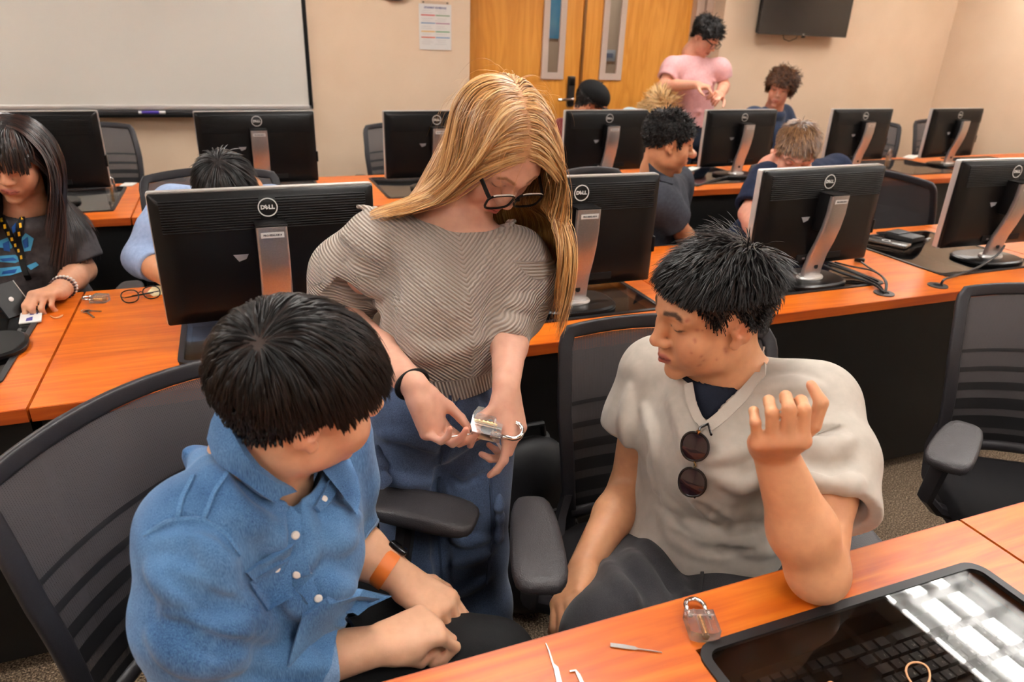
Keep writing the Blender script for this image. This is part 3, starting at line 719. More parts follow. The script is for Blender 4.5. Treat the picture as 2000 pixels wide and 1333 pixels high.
# ------------------------------------------------------------------ materials for people
def attr_mat(name, rough=.5, spec=.4, bump=0, bsc=300, dist=.0006, sss=0, var=0.0):
    m = mat(name, (.5, .5, .5, 1), rough, spec=spec)
    a = N(m, 'ShaderNodeAttribute'); a.attribute_name = 'Col'
    src = a.outputs['Color']
    tc = N(m, 'ShaderNodeTexCoord')
    if var:
        n = N(m, 'ShaderNodeTexNoise', Scale=60, Detail=4); L(m, tc.outputs['Object'], n.inputs['Vector'])
        mx = N(m, 'ShaderNodeMix', data_type='RGBA', blend_type='MULTIPLY'); mx.inputs['Factor'].default_value = 1
        r = ramp(m, [(.3, (1-var, 1-var*1.3, 1-var*1.3)), (.7, (1, 1, 1))]); L(m, n.outputs['Fac'], r.inputs[0])
        L(m, src, mx.inputs['A']); L(m, r.outputs[0], mx.inputs['B']); src = mx.outputs['Result']
    L(m, src, bsdf(m).inputs['Base Color'])
    if sss:
        bsdf(m).inputs['Subsurface Weight'].default_value = sss; bsdf(m).inputs['Subsurface Radius'].default_value = (1, .35, .2); bsdf(m).inputs['Subsurface Scale'].default_value = .006
    if bump:
        n = N(m, 'ShaderNodeTexNoise', Scale=bsc, Detail=3); L(m, tc.outputs['Object'], n.inputs['Vector'])
        b = N(m, 'ShaderNodeBump', Strength=bump, Distance=dist); L(m, n.outputs['Fac'], b.inputs['Height']); L(m, b.outputs[0], bsdf(m).inputs['Normal'])
    return m
SKIN = attr_mat('skin', .48, .4, .25, 500, .0005, .12, .10)
HAIRM = attr_mat('hair', .34, .5)
HAIRK = attr_mat('dark_hair', .38, .22)
def cloth_mat(name, c0, c1, scale=500, rough=.85, bump=.4, bsc=900, dist=.0008, stretch=(1, 1, 1), sheen=None):
    sheen = (.15 if max(c0[:3]) > .05 else 0) if sheen is None else sheen
    m = noisy(name, c0, c1, scale, rough, bump, bsc, 3, stretch, dist, spec=.25)
    bsdf(m).inputs['Sheen Weight'].default_value = sheen
    return m

# ------------------------------------------------------------------ heads
def frame(fwd, up):
    y = nrm(fwd); z = np.asarray(up, float); z = nrm(z-y*(z@y)); return np.stack((np.cross(y, z), y, z), 1)
class Head:
    def __init__(s, o, fwd, up, scale=1.0, jaw=1.0, nose=1.0, cheek=1.0, smile=0, eye_open=0.0, slim=1.0, bust=True):
        s.o = V(*o); s.R = frame(fwd, up); s.s = scale; s.jaw = jaw; s.nose = nose; s.cheek = cheek; s.smile = smile; s.slim = slim; s.eo = eye_open
    def w(s, x, y, z): return s.o+s.R@(V(x*s.slim, y, z)*s.s)
    def loc(s, P): q = ((P-s.o)@s.R)/s.s; q[..., 0] /= s.slim; return q
    def ell(s, S, c, r, k=.012, op=1, rot=None):
        R_ = s.R if rot is None else s.R@rot
        S.ell(s.w(*c), V(*r)*s.s, R_, k*s.s, op)
    def cap(s, S, a, b, ra, rb=None, k=.01, op=1): S.cap(s.w(*a), s.w(*b), ra*s.s, (ra if rb is None else rb)*s.s, k*s.s, op)
    def skull(s, S):
        s.ell(S, (0, -.018, .045), (.0755, .093, .083), .02)
        s.ell(S, (0, .022, .030), (.069, .070, .075), .02)
    def build(s, S, ears=True):
        j, n, c = s.jaw, s.nose, s.cheek
        s.skull(S)
        s.ell(S, (0, .030, -.035), (.059*j, .060, .066), .02)                   # mid face
        s.ell(S, (0, .030, -.072), (.048*j, .052, .034), .02)                   # jaw
        for q in (-1, 1): s.ell(S, (q*.046*j, .004, -.058), (.014, .030, .026), .025)   # jaw angle
        s.ell(S, (0, .076, -.097), (.020*j, .016, .014), .018)                  # chin
        for q in (-1, 1):
            s.ell(S, (q*.043*c, .060, -.020), (.022, .022, .022), .022)         # cheek bone
            s.ell(S, (q*.034*c, .066, -.042), (.018, .018, .020), .022)         # cheek
            s.cap(S, (q*.010, .089, .036), (q*.045, .074, .036), .010, .008, .018)       # brow ridge
        for q in (-1, 1): s.ell(S, (q*.031, .103, .019), (.021, .017, .012), .014, -1)   # orbit
        s.cap(S, (0, .086, .030), (0, .097, .004), .0085, .0085, .016)                   # nose bridge
        s.cap(S, (0, .097, .004), (0, .1075*1.0, -.017), .0085*n, .0110*n, .010)
        s.ell(S, (0, .1085, -.0195), (.0115*n, .0105, .0095), k=.006)
        for q in (-1, 1): s.ell(S, (q*.0135*n, .0985, -.0225), (.0075*n, .0105, .0078), .006)
        for q in (-1, 1): s.ell(S, (q*.0065*n, .106, -.0305), (.0042, .0062, .0036), .004, -1)  # nostril
        for q in (-1, 1):
            s.ell(S, (q*.031, .0765, .019), (.0155, .0145, .0125), .004)        # lids over the eyeball
            s.cap(S, (q*.017, .086, .0255), (q*.044, .0795, .0245), .003, .0028, .006)   # upper lid fold
        m = -.0565; sm = s.smile
        s.ell(S, (0, .083, m-.002), (.027, .017, .020), .014)                   # muzzle
        for q in (-1, 1):
            s.cap(S, (0, .1005, m+.0058), (q*.022, .0905+.000, m+.001+sm*.006), .0048, .0026, .005)   # upper lip
            s.cap(S, (0, .0985, m-.0068), (q*.019, .0895, m-.0012+sm*.005), .0062, .0028, .005)       # lower lip
            s.cap(S, (0, .1065, m-.0002), (q*.024, .0945, m+.0005+sm*.007), .0022, .0016, .0025, -1)    # mouth line
        s.ell(S, (0, .0985, m-.0185), (.017, .008, .005), .008, -1)             # dip under the lip
        if ears:
            for q in (-1, 1):
                a = .32; ca, sa = math.cos(a*q), math.sin(a*q)
                R_ = np.array([[ca, -sa, 0], [sa, ca, 0], [0, 0, 1.0]])@np.array([[1, 0, 0], [0, .966, .259], [0, -.259, .966]])
                s.ell(S, (q*.0765, -.010, .006), (.0065, .0185, .031), .004, 1, R_)
                s.ell(S, (q*.0815, -.006, .008), (.0042, .0115, .020), .003, -1, R_)
                s.ell(S, (q*.0775, -.003, -.004), (.0060, .0060, .0085), .004, 1, R_)
                s.ell(S, (q*.0800, -.007, -.001), (.0062, .0062, .0062), .003, -1, R_)
                s.ell(S, (q*.0755, .000, -.023), (.0055, .0090, .0095), .006, 1, R_)
                s.cap(S, (q*.0790, -.012, .026), (q*.0790, .002, .012), .0028, .0022, .003)
    def neck(s, S, base, r0=.056, r1=.062, k=.03):
        S.cap(s.w(0, -.028, -.045), base, r0*s.s, r1, k)
    def color(s, P, skin, lips, brow, hair=None, mask=None, browth=1.0, lash=(.03, .02, .02), blush=(.62, .28, .22)):
        """face colours: lips, brows, lashes, blush, scalp, darker lids; painted shade in nostrils, mouth line"""
        q = s.loc(P); n = len(P); C_ = np.tile(np.array(skin, float), (n, 1))
        ax = np.abs(q[:, 0]); near = (np.abs(q) < .2).all(1)
        def put_(w, c):
            w = np.where(near, w, 0)[:, None]; C_[:] = C_*(1-w)+np.array(c)*w
        ck = np.exp(-(((ax-.04)/.022)**2+((q[:, 1]-.068)/.03)**2+((q[:, 2]+.03)/.026)**2)); put_(ck*.35, blush)
        put_(.16*np.exp(-((q[:, 0]/.014)**2+((q[:, 1]-.112)/.012)**2+((q[:, 2]+.02)/.012)**2)), blush)
        put_(.4*np.exp(-(((ax-.079)/.012)**2+((q[:, 1]+.01)/.025)**2+((q[:, 2]-.005)/.03)**2)), blush)
        lipz = -.0565+s.smile*.25*np.clip(ax-.005, 0, 1)
        w = (1-smoothstep(.75, 1.15, np.sqrt((ax/.0245)**2+((q[:, 2]-lipz+.0005)/.0118)**2)))*(q[:, 1] > .082); put_(w*.85, lips)
        put_((1-smoothstep(.0008, .0022, np.abs(q[:, 2]-lipz)))*(ax < .024)*(q[:, 1] > .082), np.array(lips)*.35)  # shade of the gap between the lips painted in
        bz = .0405+.004*np.clip((ax-.012)/.02, 0, 1)-.006*np.clip((ax-.034)/.014, 0, 1)
        w = (1-smoothstep(.0018*browth, .0045*browth, np.abs(q[:, 2]-bz)))*smoothstep(.010, .015, ax)*(1-smoothstep(.044, .052, ax))*(q[:, 1] > .05); put_(w*.9, brow)
        lz = .0135+.9*s.eo-.0035*((ax-.031)/.015)**2*-1
        w = (1-smoothstep(.0013, .0032, np.abs(q[:, 2]-lz)))*smoothstep(.0155, .0185, ax)*(1-smoothstep(.0445, .048, ax))*(q[:, 1] > .06); put_(w*.95, lash)
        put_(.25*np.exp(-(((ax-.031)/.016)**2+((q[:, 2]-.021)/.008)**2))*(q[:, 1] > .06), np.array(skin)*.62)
        put_((1-smoothstep(.6, 1.1, np.sqrt(((ax-.0065)/.005)**2+((q[:, 1]-.106)/.007)**2+((q[:, 2]+.0285)/.0045)**2)))*.9, np.array(skin)*.18)  # nostril shade painted into the skin colour
        if hair is not None and mask is not None: put_(smoothstep(-.004, .012, mask(q)), hair)
        return C_
def hairline(front=.074, temple=.032, side=.014, ear=.030, nape=-.050):
    ph = np.array([0, .55, .9, 1.12, 1.32, 1.62, 2.0, 2.5, 3.15]); zz = np.array([front, front-.006, temple+.014, temple-.014, side-.008, ear, .0, nape+.012, nape])
    def f(q):
        p = np.arctan2(np.abs(q[:, 0]), q[:, 1]-.01); return q[:, 2]-np.interp(p, ph, zz)
    return f
def tangent_grad(S, P, e=.002):
    g = np.stack([S.at(P+d)-S.at(P-d) for d in np.eye(3)*e], -1); return g/(np.linalg.norm(g, axis=-1, keepdims=True)+1e-9)
def grow(S, roots, d0, length, steps, lift, gravity=.12, curl=0, follow=.9, jitter=.06, seed=0, gdir=(0, 0, -1), fieldfn=None, cap=None):
    """strands that leave their roots along d0, bend with gravity and slide over the field S"""
    r = np.random.default_rng(seed); n = len(roots); P = roots.copy(); D = d0.copy(); out = [P.copy()]; Nn = []
    length = np.asarray(length)*np.ones(n); ds = (length/steps)[:, None]; lift = np.asarray(lift)*np.ones(n)
    ph = r.uniform(0, 6.28, n); G = np.array(gdir, float)
    nm = tangent_grad(S, P); Nn.append(nm)
    for i in range(steps):
        t = (i+1)/steps
        D = D+G*gravity+r.normal(size=(n, 3))*jitter
        if fieldfn is not None: D = D+fieldfn(P, t)
        if curl: 
            sd = np.cross(D, nm); D = D+sd*(np.sin(ph+t*9)[:, None])*curl
        d = S.at(P+D*ds); 
        near = (d < .035)[:, None]
        tn = (D*nm).sum(1, keepdims=True)
        D = np.where(near & (tn < 0), D-follow*tn*nm, D)
        D /= np.linalg.norm(D, axis=1, keepdims=True)+1e-9
        P = P+D*ds
        nm = tangent_grad(S, P); d = S.at(P)
        tgt = lift*min(1, t*2.2)
        push = np.clip(tgt-d, 0, .03)[:, None]; P = P+nm*push
        out.append(P.copy()); Nn.append(nm)
    return np.stack(out, 1), np.stack(Nn, 1)
def strands_mesh(name, pts, nrms, width, cols, taper=.25, fold=.35, root=.6):
    """one ridge-folded ribbon for each strand; colour belongs to the strand"""
    n, m, _ = pts.shape
    T_ = np.gradient(pts, axis=1); T_ /= np.linalg.norm(T_, axis=2, keepdims=True)+1e-9
    B = np.cross(T_, nrms); B /= np.linalg.norm(B, axis=2, keepdims=True)+1e-9; Nn = np.cross(B, T_)
    t = np.linspace(0, 1, m); prof = np.minimum(1, root+t*3)*(1-(1-taper)*np.clip((t-.55)/.45, 0, 1)**1.5)
    w = (np.asarray(width)*np.ones(n))[:, None, None]*prof[None, :, None]
    Vt = np.stack((pts-B*w*.5, pts+Nn*w*fold, pts+B*w*.5), 2).reshape(-1, 3)
    base = (np.arange(n)[:, None]*m+np.arange(m-1)[None, :]).reshape(-1)*3
    Q = np.concatenate((np.stack((base, base+1, base+4, base+3), 1), np.stack((base+1, base+2, base+5, base+4), 1)))
    C_ = np.repeat(cols, m*3, axis=0) if cols.ndim == 2 else np.repeat(cols.reshape(-1, 3), 3, axis=0)
    return np_mesh(name, Vt, Q, C_)
def pick(Vt, w, n, seed):
    r = np.random.default_rng(seed); p = np.clip(w, 0, None); p = p/p.sum(); return Vt[r.choice(len(Vt), n, p=p)]+r.normal(size=(n, 3))*.0012

# ------------------------------------------------------------------ hands
FL = ((.043, .026, .021), (.047, .030, .022), (.044, .028, .022), (.034, .021, .019))
def hand(S, wrist, d, n, thumb_side, curls, s=1.0, spread=.07, thumb=None, k=.006, tips=None, rad=1.0):
    """wrist point, d towards the fingers, n out of the palm, thumb_side +1/-1 along d x n; curls: four (mcp, pip, dip)"""
    d = nrm(d); n = np.asarray(n, float); n = nrm(n-d*(n@d)); t = np.cross(d, n)*thumb_side
    w = V(*wrist); out = {}
    offs = (.0265, .0085, -.0105, -.0285); Ls = (.084, .088, .083, .074); rr = (.0092, .0092, .0086, .0076)
    mcps = [w+(d*Ls[i]+t*offs[i]-n*.004)*s for i in range(4)]
    S.cap(w-d*.02*s, w+d*.012*s+n*.002, .0235*s, .024*s, .012, 1, (n, 1.35))
    for i in range(4): S.cap(w+(d*.012+t*offs[i]*.55)*s, mcps[i], .0155*s, .0118*s, .014)
    S.cap(w+(d*.03+n*.006)*s, w+(d*.07+n*.004)*s, .016*s, .013*s, .016)
    S.cap(w+(d*.018+t*.016+n*.008)*s, w+(d*.05+t*.026+n*.008)*s, .0165*s, .0125*s, .014)    # thenar
    S.cap(w+(d*.018-t*.02+n*.006)*s, w+(d*.05-t*.026+n*.004)*s, .014*s, .011*s, .014)       # heel
    for i in range(4):
        a = 0; p = mcps[i]; sp = spread*(1.5-i)/1.5; r0 = rr[i]*s*rad
        out['m%d' % i] = p
        for j in range(3):
            a += curls[i][j]; dd = (d*math.cos(a)+n*math.sin(a)); dd = nrm(dd+t*sp*max(0, math.cos(a)))
            q = p+dd*FL[i][j]*s; S.cap(p, q, r0, r0*(.93 if j < 2 else .80), k if j == 0 else .003); 
            p = q; r0 *= .93
        out['t%d' % i] = p; out['nd%d' % i] = nrm(np.cross(t, dd))*-1; out['fd%d' % i] = dd
    if thumb is None: thumb = ((.55, .75, .30), (.75, .45, .35), (.85, .15, .35))
    p = w+(d*.022+t*.024+n*.008)*s; r0 = .0125*s*rad
    for j, (L_, (a, b, c)) in enumerate(zip((.040, .033, .027), thumb)):
        dd = nrm(d*a+t*b+n*c); q = p+dd*L_*s; S.cap(p, q, r0, r0*(.86 if j < 2 else .78), .009 if j == 0 else .003); p = q; r0 *= .86
    out['t4'] = p; out['fd4'] = dd; out['mcp'] = mcps; out['t'] = t; out['n'] = n; out['d'] = d
    return out
def person(name_label, Vt, Q, col, cat='person'):
    o = put('person', np_mesh('person', Vt, Q, col), SKIN); return tag(o, name_label, cat, None)
def worn(name, par, data, m, label=None):
    o = put(name, data, m, par)
    if label: o['label'] = label
    return o
# ------------------------------------------------------------------ shared helpers for the figures
def hit(S, pts, t0=.35, t1=6.0, n=45):
    """pixels -> points where their sight lines meet the surface S"""
    pts = np.atleast_2d(np.array(pts, float)); D = np.stack([nrm(ray(*p)) for p in pts]); t = np.full(len(pts), t0)
    best = np.full(len(pts), 9.0); tb = t.copy()
    for _ in range(n):
        f = S.at(CAM+D*t[:, None]); u = f < best; best[u] = f[u]; tb[u] = t[u]
        if (np.abs(f) < .0008).all(): break
        t = np.minimum(t+np.clip(f*.85, -.01, .2), t1)
    return CAM+D*tb[:, None]          # a miss gives the closest approach
def resample(P, step):
    P = np.asarray(P, float); L_ = np.concatenate(([0], np.cumsum(np.linalg.norm(np.diff(P, axis=0), axis=1))))
    n = max(2, int(L_[-1]/step)+1); t = np.linspace(0, L_[-1], n); return np.stack([np.interp(t, L_, P[:, i]) for i in range(3)], 1)
def pxpath(pts, n=14):
    """smooth pixel polyline"""
    pts = np.array(pts, float); t = np.linspace(0, len(pts)-1, n)
    return np.stack([np.interp(t, np.arange(len(pts)), pts[:, i]) for i in range(2)], 1)
def folds(S, paths, r=.006, k=.014, depth=0.0, op=1, n=8):
    """ridges (op 1) or creases (op -1) laid on the cloth along pixel paths"""
    todo = []; rs = []; pp = []
    for p in paths:
        rr = r
        if isinstance(p, tuple) and np.isscalar(p[-1]): p, rr = p[0], p[1]
        pp.append(pxpath(p, n)); rs.append(rr)
    HH = hit(S, np.concatenate(pp)); GG = tangent_grad(S, HH)
    for j, rr in enumerate(rs):
        H, g = HH[j*n:(j+1)*n], GG[j*n:(j+1)*n]
        tp = rr*np.sin(np.linspace(.15, math.pi-.15, n))
        todo.append((H-g*(depth+.35*tp[:, None] if op > 0 else -.2*tp[:, None]), tp))
    for H, tp in todo:
        for i in range(len(H)-1): S.cap(H[i], H[i+1], tp[i], tp[i+1], k, op)
def cutoff(S, p, d, R_, inner, depth=.03, k=.004, L_=.12):
    """flat hem at p (outward direction d) with a hollow of radius inner"""
    d = nrm(d); a = nrm(np.cross(d, V(.3, .5, .8))); b = np.cross(d, a)
    S.box(V(*p)+d*L_, (R_, R_, L_), np.stack((a, b, d), 1), .002, k, -1)
    if inner: S.cap(V(*p)-d*depth, V(*p)+d*.04, inner, inner, k, -1)
def cloth(name, par, S, h, m, disp=None, fn=None, attr='rib'):
    Vt, Q = S.mesh(h, disp); me = np_mesh(name, Vt, Q)
    if fn is not None:
        a = me.attributes.new(attr, 'FLOAT', 'POINT'); a.data.foreach_set('value', fn(Vt).astype(np.float32))
    return put(name, me, m, par)
def strip(S, px, w, t=.002, n=10, lift=.0015):
    """flat strip laid on S along a pixel path: returns MB (used for seams, plackets, straps)"""
    H = hit(S, pxpath(px, n)); g = tangent_grad(S, H); T_ = np.gradient(H, axis=0); T_ /= np.linalg.norm(T_, axis=1, keepdims=True); B = np.cross(g, T_)
    P_ = [[H[i]-B[i]*w/2, H[i]-B[i]*w/2+g[i]*(lift+t), H[i]+B[i]*w/2+g[i]*(lift+t), H[i]+B[i]*w/2] for i in range(n)]
    return MB().grid(P_)
def patch(S, px, lift=.0025, thick=.003, sub=6):
    """cloth panel laid on S inside a pixel outline"""
    px = np.array(px, float); c = px.mean(0); n = len(px); rings = []
    for k in range(sub+1):
        t = k/sub; rings.append(c+(px-c)*t)
    H = hit(S, np.concatenate(rings)); g = tangent_grad(S, H); T_ = H+g*(lift+thick); B_ = H+g*lift*.2; m = MB(); N_ = len(H)
    f = [(k*n+i, k*n+(i+1) % n, (k+1)*n+(i+1) % n, (k+1)*n+i) for k in range(sub) for i in range(n)]
    m.add(T_, f); m.add(np.concatenate((T_[-n:], B_[-n:])), [(i, (i+1) % n, n+(i+1) % n, n+i) for i in range(n)]); return m
def studs(S, px, r=.0045, lift=.004):
    H = hit(S, px); g = tangent_grad(S, H); out = []
    for p, q in zip(H, g):
        a = nrm(np.cross(q, V(.3, .9, .2))); M_ = Matrix(np.stack((a, np.cross(q, a), q), 1).tolist()).to_4x4(); M_.translation = Vector(p+q*lift*.4)
        out.append(xf(MB().lathe([(r, 0), (r, .0015), (r*.7, .0028), (.0005, .003)], 12), M_))
    return out
def denim_mat(name, c0, c1, sc=900, stretch=(1, 1, 1), big=5, light=None):
    m = mat(name, c0, .85, spec=.2); tc = N(m, 'ShaderNodeTexCoord')
    mp = N(m, 'ShaderNodeMapping'); mp.inputs['Scale'].default_value = stretch; L(m, tc.outputs['Object'], mp.inputs['Vector'])
    n = N(m, 'ShaderNodeTexNoise', Scale=sc, Detail=2); L(m, mp.outputs[0], n.inputs['Vector'])
    n2 = N(m, 'ShaderNodeTexNoise', Scale=big, Detail=4); L(m, tc.outputs['Object'], n2.inputs['Vector'])
    ad = N(m, 'ShaderNodeMath', operation='MULTIPLY_ADD'); ad.inputs[1].default_value = .55; L(m, n.outputs['Fac'], ad.inputs[0])
    m2 = N(m, 'ShaderNodeMath', operation='MULTIPLY'); m2.inputs[1].default_value = .45; L(m, n2.outputs['Fac'], m2.inputs[0]); L(m, m2.outputs[0], ad.inputs[2])
    r = ramp(m, [(.34, c0), (.66, c1)]); L(m, ad.outputs[0], r.inputs[0]); L(m, r.outputs[0], bsdf(m).inputs['Base Color'])
    b = N(m, 'ShaderNodeBump', Strength=.35, Distance=.0008); L(m, n.outputs['Fac'], b.inputs['Height']); L(m, b.outputs[0], bsdf(m).inputs['Normal'])
    bsdf(m).inputs['Sheen Weight'].default_value = .15
    return m

# ================================================================== standing person with long blonde hair
def make_woman():
    skin = srgb(222, 170, 146)[:3]; hd = Head((.442, 1.221, 1.313), (.104, -.623, -.775), (.202, -.75, .63), .95, jaw=.95, nose=.95, slim=.95)
    neck = V(.375, 1.275, 1.195); fac = nrm((.12, -.99, 0))
    shR, shL = V(.222, 1.275, 1.145), V(.490, 1.205, 1.118)
    elR, wrR = aty(662, 612, 1.32), aty(812, 758, 1.03)
    elL, wrL = aty(1000, 600, 1.20), aty(988, 760, 1.00)
    waist = V(.345, 1.19, .905)
    S = Sdf(); hd.build(S); hd.neck(S, neck, .050, .056)
    S.cap(neck, neck+V(0, -.01, -.04), .055, .08, .03); S.cap(V(.37, 1.255, 1.10), waist+V(0, .01, 0), .07, .055, .03)
    S.cap(shL, V(.37, 1.25, 1.12), .04, .06, .03); S.cap(shR, V(.37, 1.25, 1.12), .04, .06, .03)
    S.chain([shR, elR, elR*.45+wrR*.55, wrR], [.036, .035, .034, .0235], .015); S.chain([shL, elL, elL*.5+wrL*.5, wrL], [.036, .035, .033, .0235], .015)
    hipR, hipL, knR, knL = V(.268, 1.215, .80), V(.405, 1.175, .80), V(.272, 1.195, .47), V(.395, 1.165, .46); anR, anL = V(.30, 1.24, .08), V(.44, 1.20, .08)
    S.chain([waist, hipR, knR, anR], [.055, .05, .045, .035], .03); S.chain([waist, hipL, knL, anL], [.055, .05, .045, .035], .03)
    # right hand: palm up, pinching the tension tool; left hand holds the clear padlock
    tipR = aty(884, 852, .985)
    dR = nrm(aty(862, 858, 1.0)-wrR); toCam = nrm(CAM-wrR)
    hR = hand(S, wrR+dR*.008, dR, nrm(toCam*.5+_r*.9+V(0, 0, .15)), -1 if np.cross(dR, toCam)@_r < 0 else 1, ((.55, .75, .3), (.75, .9, .4), (.85, 1.0, .4), (.9, 1.0, .5)), .90, .05,
              thumb=((.78, .35, .25), (.85, -.05, .45), (.9, -.15, .35)))
    dL = nrm(aty(1000, 842, .97)-wrL); nL = nrm(_f*.6-_r*.95+V(0, 0, .1))
    hL = hand(S, wrL+dL*.006, dL, nL, -1 if np.cross(dL, nL)@(-_f) < 0 else 1, ((.30, .50, .25), (.6, 1.0, .4), (.6, 1.1, .5), (.7, 1.1, .5)), .90, .06,
              thumb=((.5, .55, .75), (.8, .1, .6), (.85, -.1, .5)))
    Vt, Q = S.mesh(.0028); q = hd.loc(Vt)
    mask = hairline(.080, .040, .018, .02, -.04)
    C_ = hd.color(Vt, skin, srgb(176, 84, 80)[:3], srgb(140, 98, 66)[:3], srgb(190, 140, 96)[:3], mask, 1.0, (.10, .05, .035), srgb(216, 128, 110)[:3])
    for hh in (hR, hL):
        for i in range(5):
            t_ = hh['t%d' % i]; w = np.exp(-((np.linalg.norm(Vt-t_, axis=1))/.012)**2)[:, None]*.35; C_[:] = C_*(1-w)+np.array(srgb(226, 136, 116)[:3])*w
    w_ = person('standing person with long blonde hair and glasses holding a clear padlock', Vt, Q, C_)
    # ---- sweater
    W_ = Sdf(); fl = (fac, 1.3)
    slR = elR*.62+wrR*.38; 
    W_.chain([shR+V(.01, 0, -.012), shR*.5+elR*.5+V(-.006, .01, 0), elR+V(-.002, .0, 0)], [.064, .074, .062], .03); W_.cap(elR, elR*.9+wrR*.1, .060, .045, .02)
    cutoff(W_, elR*.86+wrR*.14, wrR-elR, .08, .043, .03)
    W_.cap(elR*.93+wrR*.07, elR*.88+wrR*.12, .048, .048, .008)
    cutoff(W_, elR*.85+wrR*.15, wrR-elR, .08, .038, .03)
    cfL = elL*.50+wrL*.50
    W_.chain([shL+V(-.005, 0, -.012), shL*.5+elL*.5+V(.012, 0, 0), elL+V(.006, .0, -.005), elL*.75+wrL*.25], [.062, .066, .058, .046], .03)
    W_.cap(elL*.75+wrL*.25, elL*.44+wrL*.56, .040, .0365, .008); cutoff(W_, cfL, wrL-elL, .07, .0335, .03)
    W_.cap(V(.369, 1.243, 1.045), V(.350, 1.20, .985), .142, .134, .04, 1, fl)
    W_.cap(shR+V(.03, 0, -.022), shL+V(-.03, 0, -.022), .056, .054, .05)
    for sx in (-.052, .058): W_.ell(V(.368, 1.240, 1.05)+V(sx, -.075, -.01), (.055, .030, .055), None, .05)
    W_.cap(V(.350, 1.195, .955), V(.345, 1.188, .940), .128, .116, .02, 1, fl)
    W_.cap(V(.345, 1.188, .915), V(.342, 1.184, .888), .108, .106, .012, 1, fl)
    cutoff(W_, V(.342, 1.18, .872), (0.05, 0, -1), .25, 0)
    W_.cap(neck+V(.008, -.012, -.045), hd.w(0, .02, -.075)+V(0, -.02, .01), .058, .088, .006, -1)
    # neck band
    nb = [neck+V(.008, -.016, -.016)+V(.072*math.cos(a), .066*math.sin(a)-.004, -.016+.022*math.sin(a)) for a in np.linspace(0, 2*math.pi, 25)]
    base = Sdf(); base.p = list(W_.p)
    for P_ in (nb,): 
        for i in range(24): W_.cap(P_[i], P_[i+1], .006, .006, .004)
    # raglan and under-arm creases, waist blousing
    folds(W_, [[(757, 470), (770, 560), (772, 640)], [(760, 560), (758, 620), (765, 690)], [(970, 560), (955, 620), (950, 680)]], .010, .012, op=-1)
    folds(W_, [[(790, 690), (860, 700), (950, 660)], [(800, 660), (840, 690), (900, 688)], [(690, 520), (720, 560), (750, 570)], [(660, 560), (700, 590), (740, 600)], [(1000, 590), (1020, 600), (1036, 590)], [(985, 625), (1005, 640), (1030, 625)]], .010, .02)
    # cable braids: crossing beads on the V lines
    for path in ([(752, 428), (800, 520), (850, 585), (886, 622)], [(1000, 430), (960, 500), (925, 570), (886, 622)], [(770, 585), (800, 640), (838, 690)], [(668, 455), (700, 485), (745, 505)], [(700, 402), (730, 408), (752, 428)]):
        H = resample(hit(base, pxpath(path, 16)), .0085); g = tangent_grad(base, H); T_ = np.gradient(H, axis=0); T_ /= np.linalg.norm(T_, axis=1, keepdims=True); B = np.cross(g, T_)
        for i in range(len(H)-1):
            s_ = 1 if i % 2 else -1
            W_.cap(H[i]-B[i]*.006*s_-g[i]*.001, H[i+1]+B[i+1]*.005*s_-g[i+1]*.0005, .0042, .0038, .003)
    def rib(P):
        sR = nrm(elR-shR); sL = nrm(elL-shL); tR = (P-shR)@sR; tL = (P-shL)@sL
        dR_ = np.linalg.norm(P-shR-np.clip(tR, 0, 1)[:, None]*sR, axis=1); dL_ = np.linalg.norm(P-shL-np.clip(tL, 0, 1)[:, None]*sL, axis=1)
        xc = .36+.25*(P[:, 2]-.95)*0; lat = P[:, 0]-.362
        tor = P[:, 2]*.80-np.abs(lat)*.62
        fR = nrm(wrR-elR); fL = nrm(wrL-elL); u = tor
        onR = (dR_ < .080) & (P[:, 0] < .275) & (tR > .01); onL = (dL_ < .075) & (P[:, 0] > .455) & (tL > .0)
        u = np.where(onR, tR, u); u = np.where(onL, np.where(tL < .12, tL, (P-elL)@fL), u)
        u = np.where(P[:, 2] < .918, P[:, 0]*.9+P[:, 2]*.25, u)
        return u
    m = mat('ribbed_knit', srgb(196, 182, 170), .9, spec=.15); bsdf(m).inputs['Sheen Weight'].default_value = .3
    a = N(m, 'ShaderNodeAttribute'); a.attribute_name = 'rib'
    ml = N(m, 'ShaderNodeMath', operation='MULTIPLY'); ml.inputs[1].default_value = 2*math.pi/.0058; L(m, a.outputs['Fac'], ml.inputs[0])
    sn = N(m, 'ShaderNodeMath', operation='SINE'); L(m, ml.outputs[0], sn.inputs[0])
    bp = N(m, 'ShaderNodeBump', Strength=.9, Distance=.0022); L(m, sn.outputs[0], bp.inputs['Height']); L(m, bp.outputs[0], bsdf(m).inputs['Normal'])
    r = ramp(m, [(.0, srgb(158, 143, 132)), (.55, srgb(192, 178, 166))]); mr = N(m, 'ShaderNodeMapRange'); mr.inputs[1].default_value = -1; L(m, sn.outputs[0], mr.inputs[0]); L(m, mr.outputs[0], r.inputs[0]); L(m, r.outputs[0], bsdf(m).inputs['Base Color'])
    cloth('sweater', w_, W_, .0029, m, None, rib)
    # ---- jeans
    Jn = Sdf(); fj = (fac, 1.25)
    Jn.cap(V(.338, 1.188, .885), V(.335, 1.195, .83), .104, .124, .04, 1, (fac, 1.25))
    Jn.chain([hipR+V(0, 0, -.02), knR, V(.275, 1.20, .3), anR], [.078, .072, .078, .084], .03); Jn.chain([hipL+V(0, 0, -.02), knL, V(.405, 1.17, .3), anL], [.078, .071, .077, .084], .03)
    cutoff(Jn, V(.37, 1.2, .045), (0, 0, -1), .4, 0); cutoff(Jn, V(.34, 1.19, .905), (0, 0, 1), .3, 0)
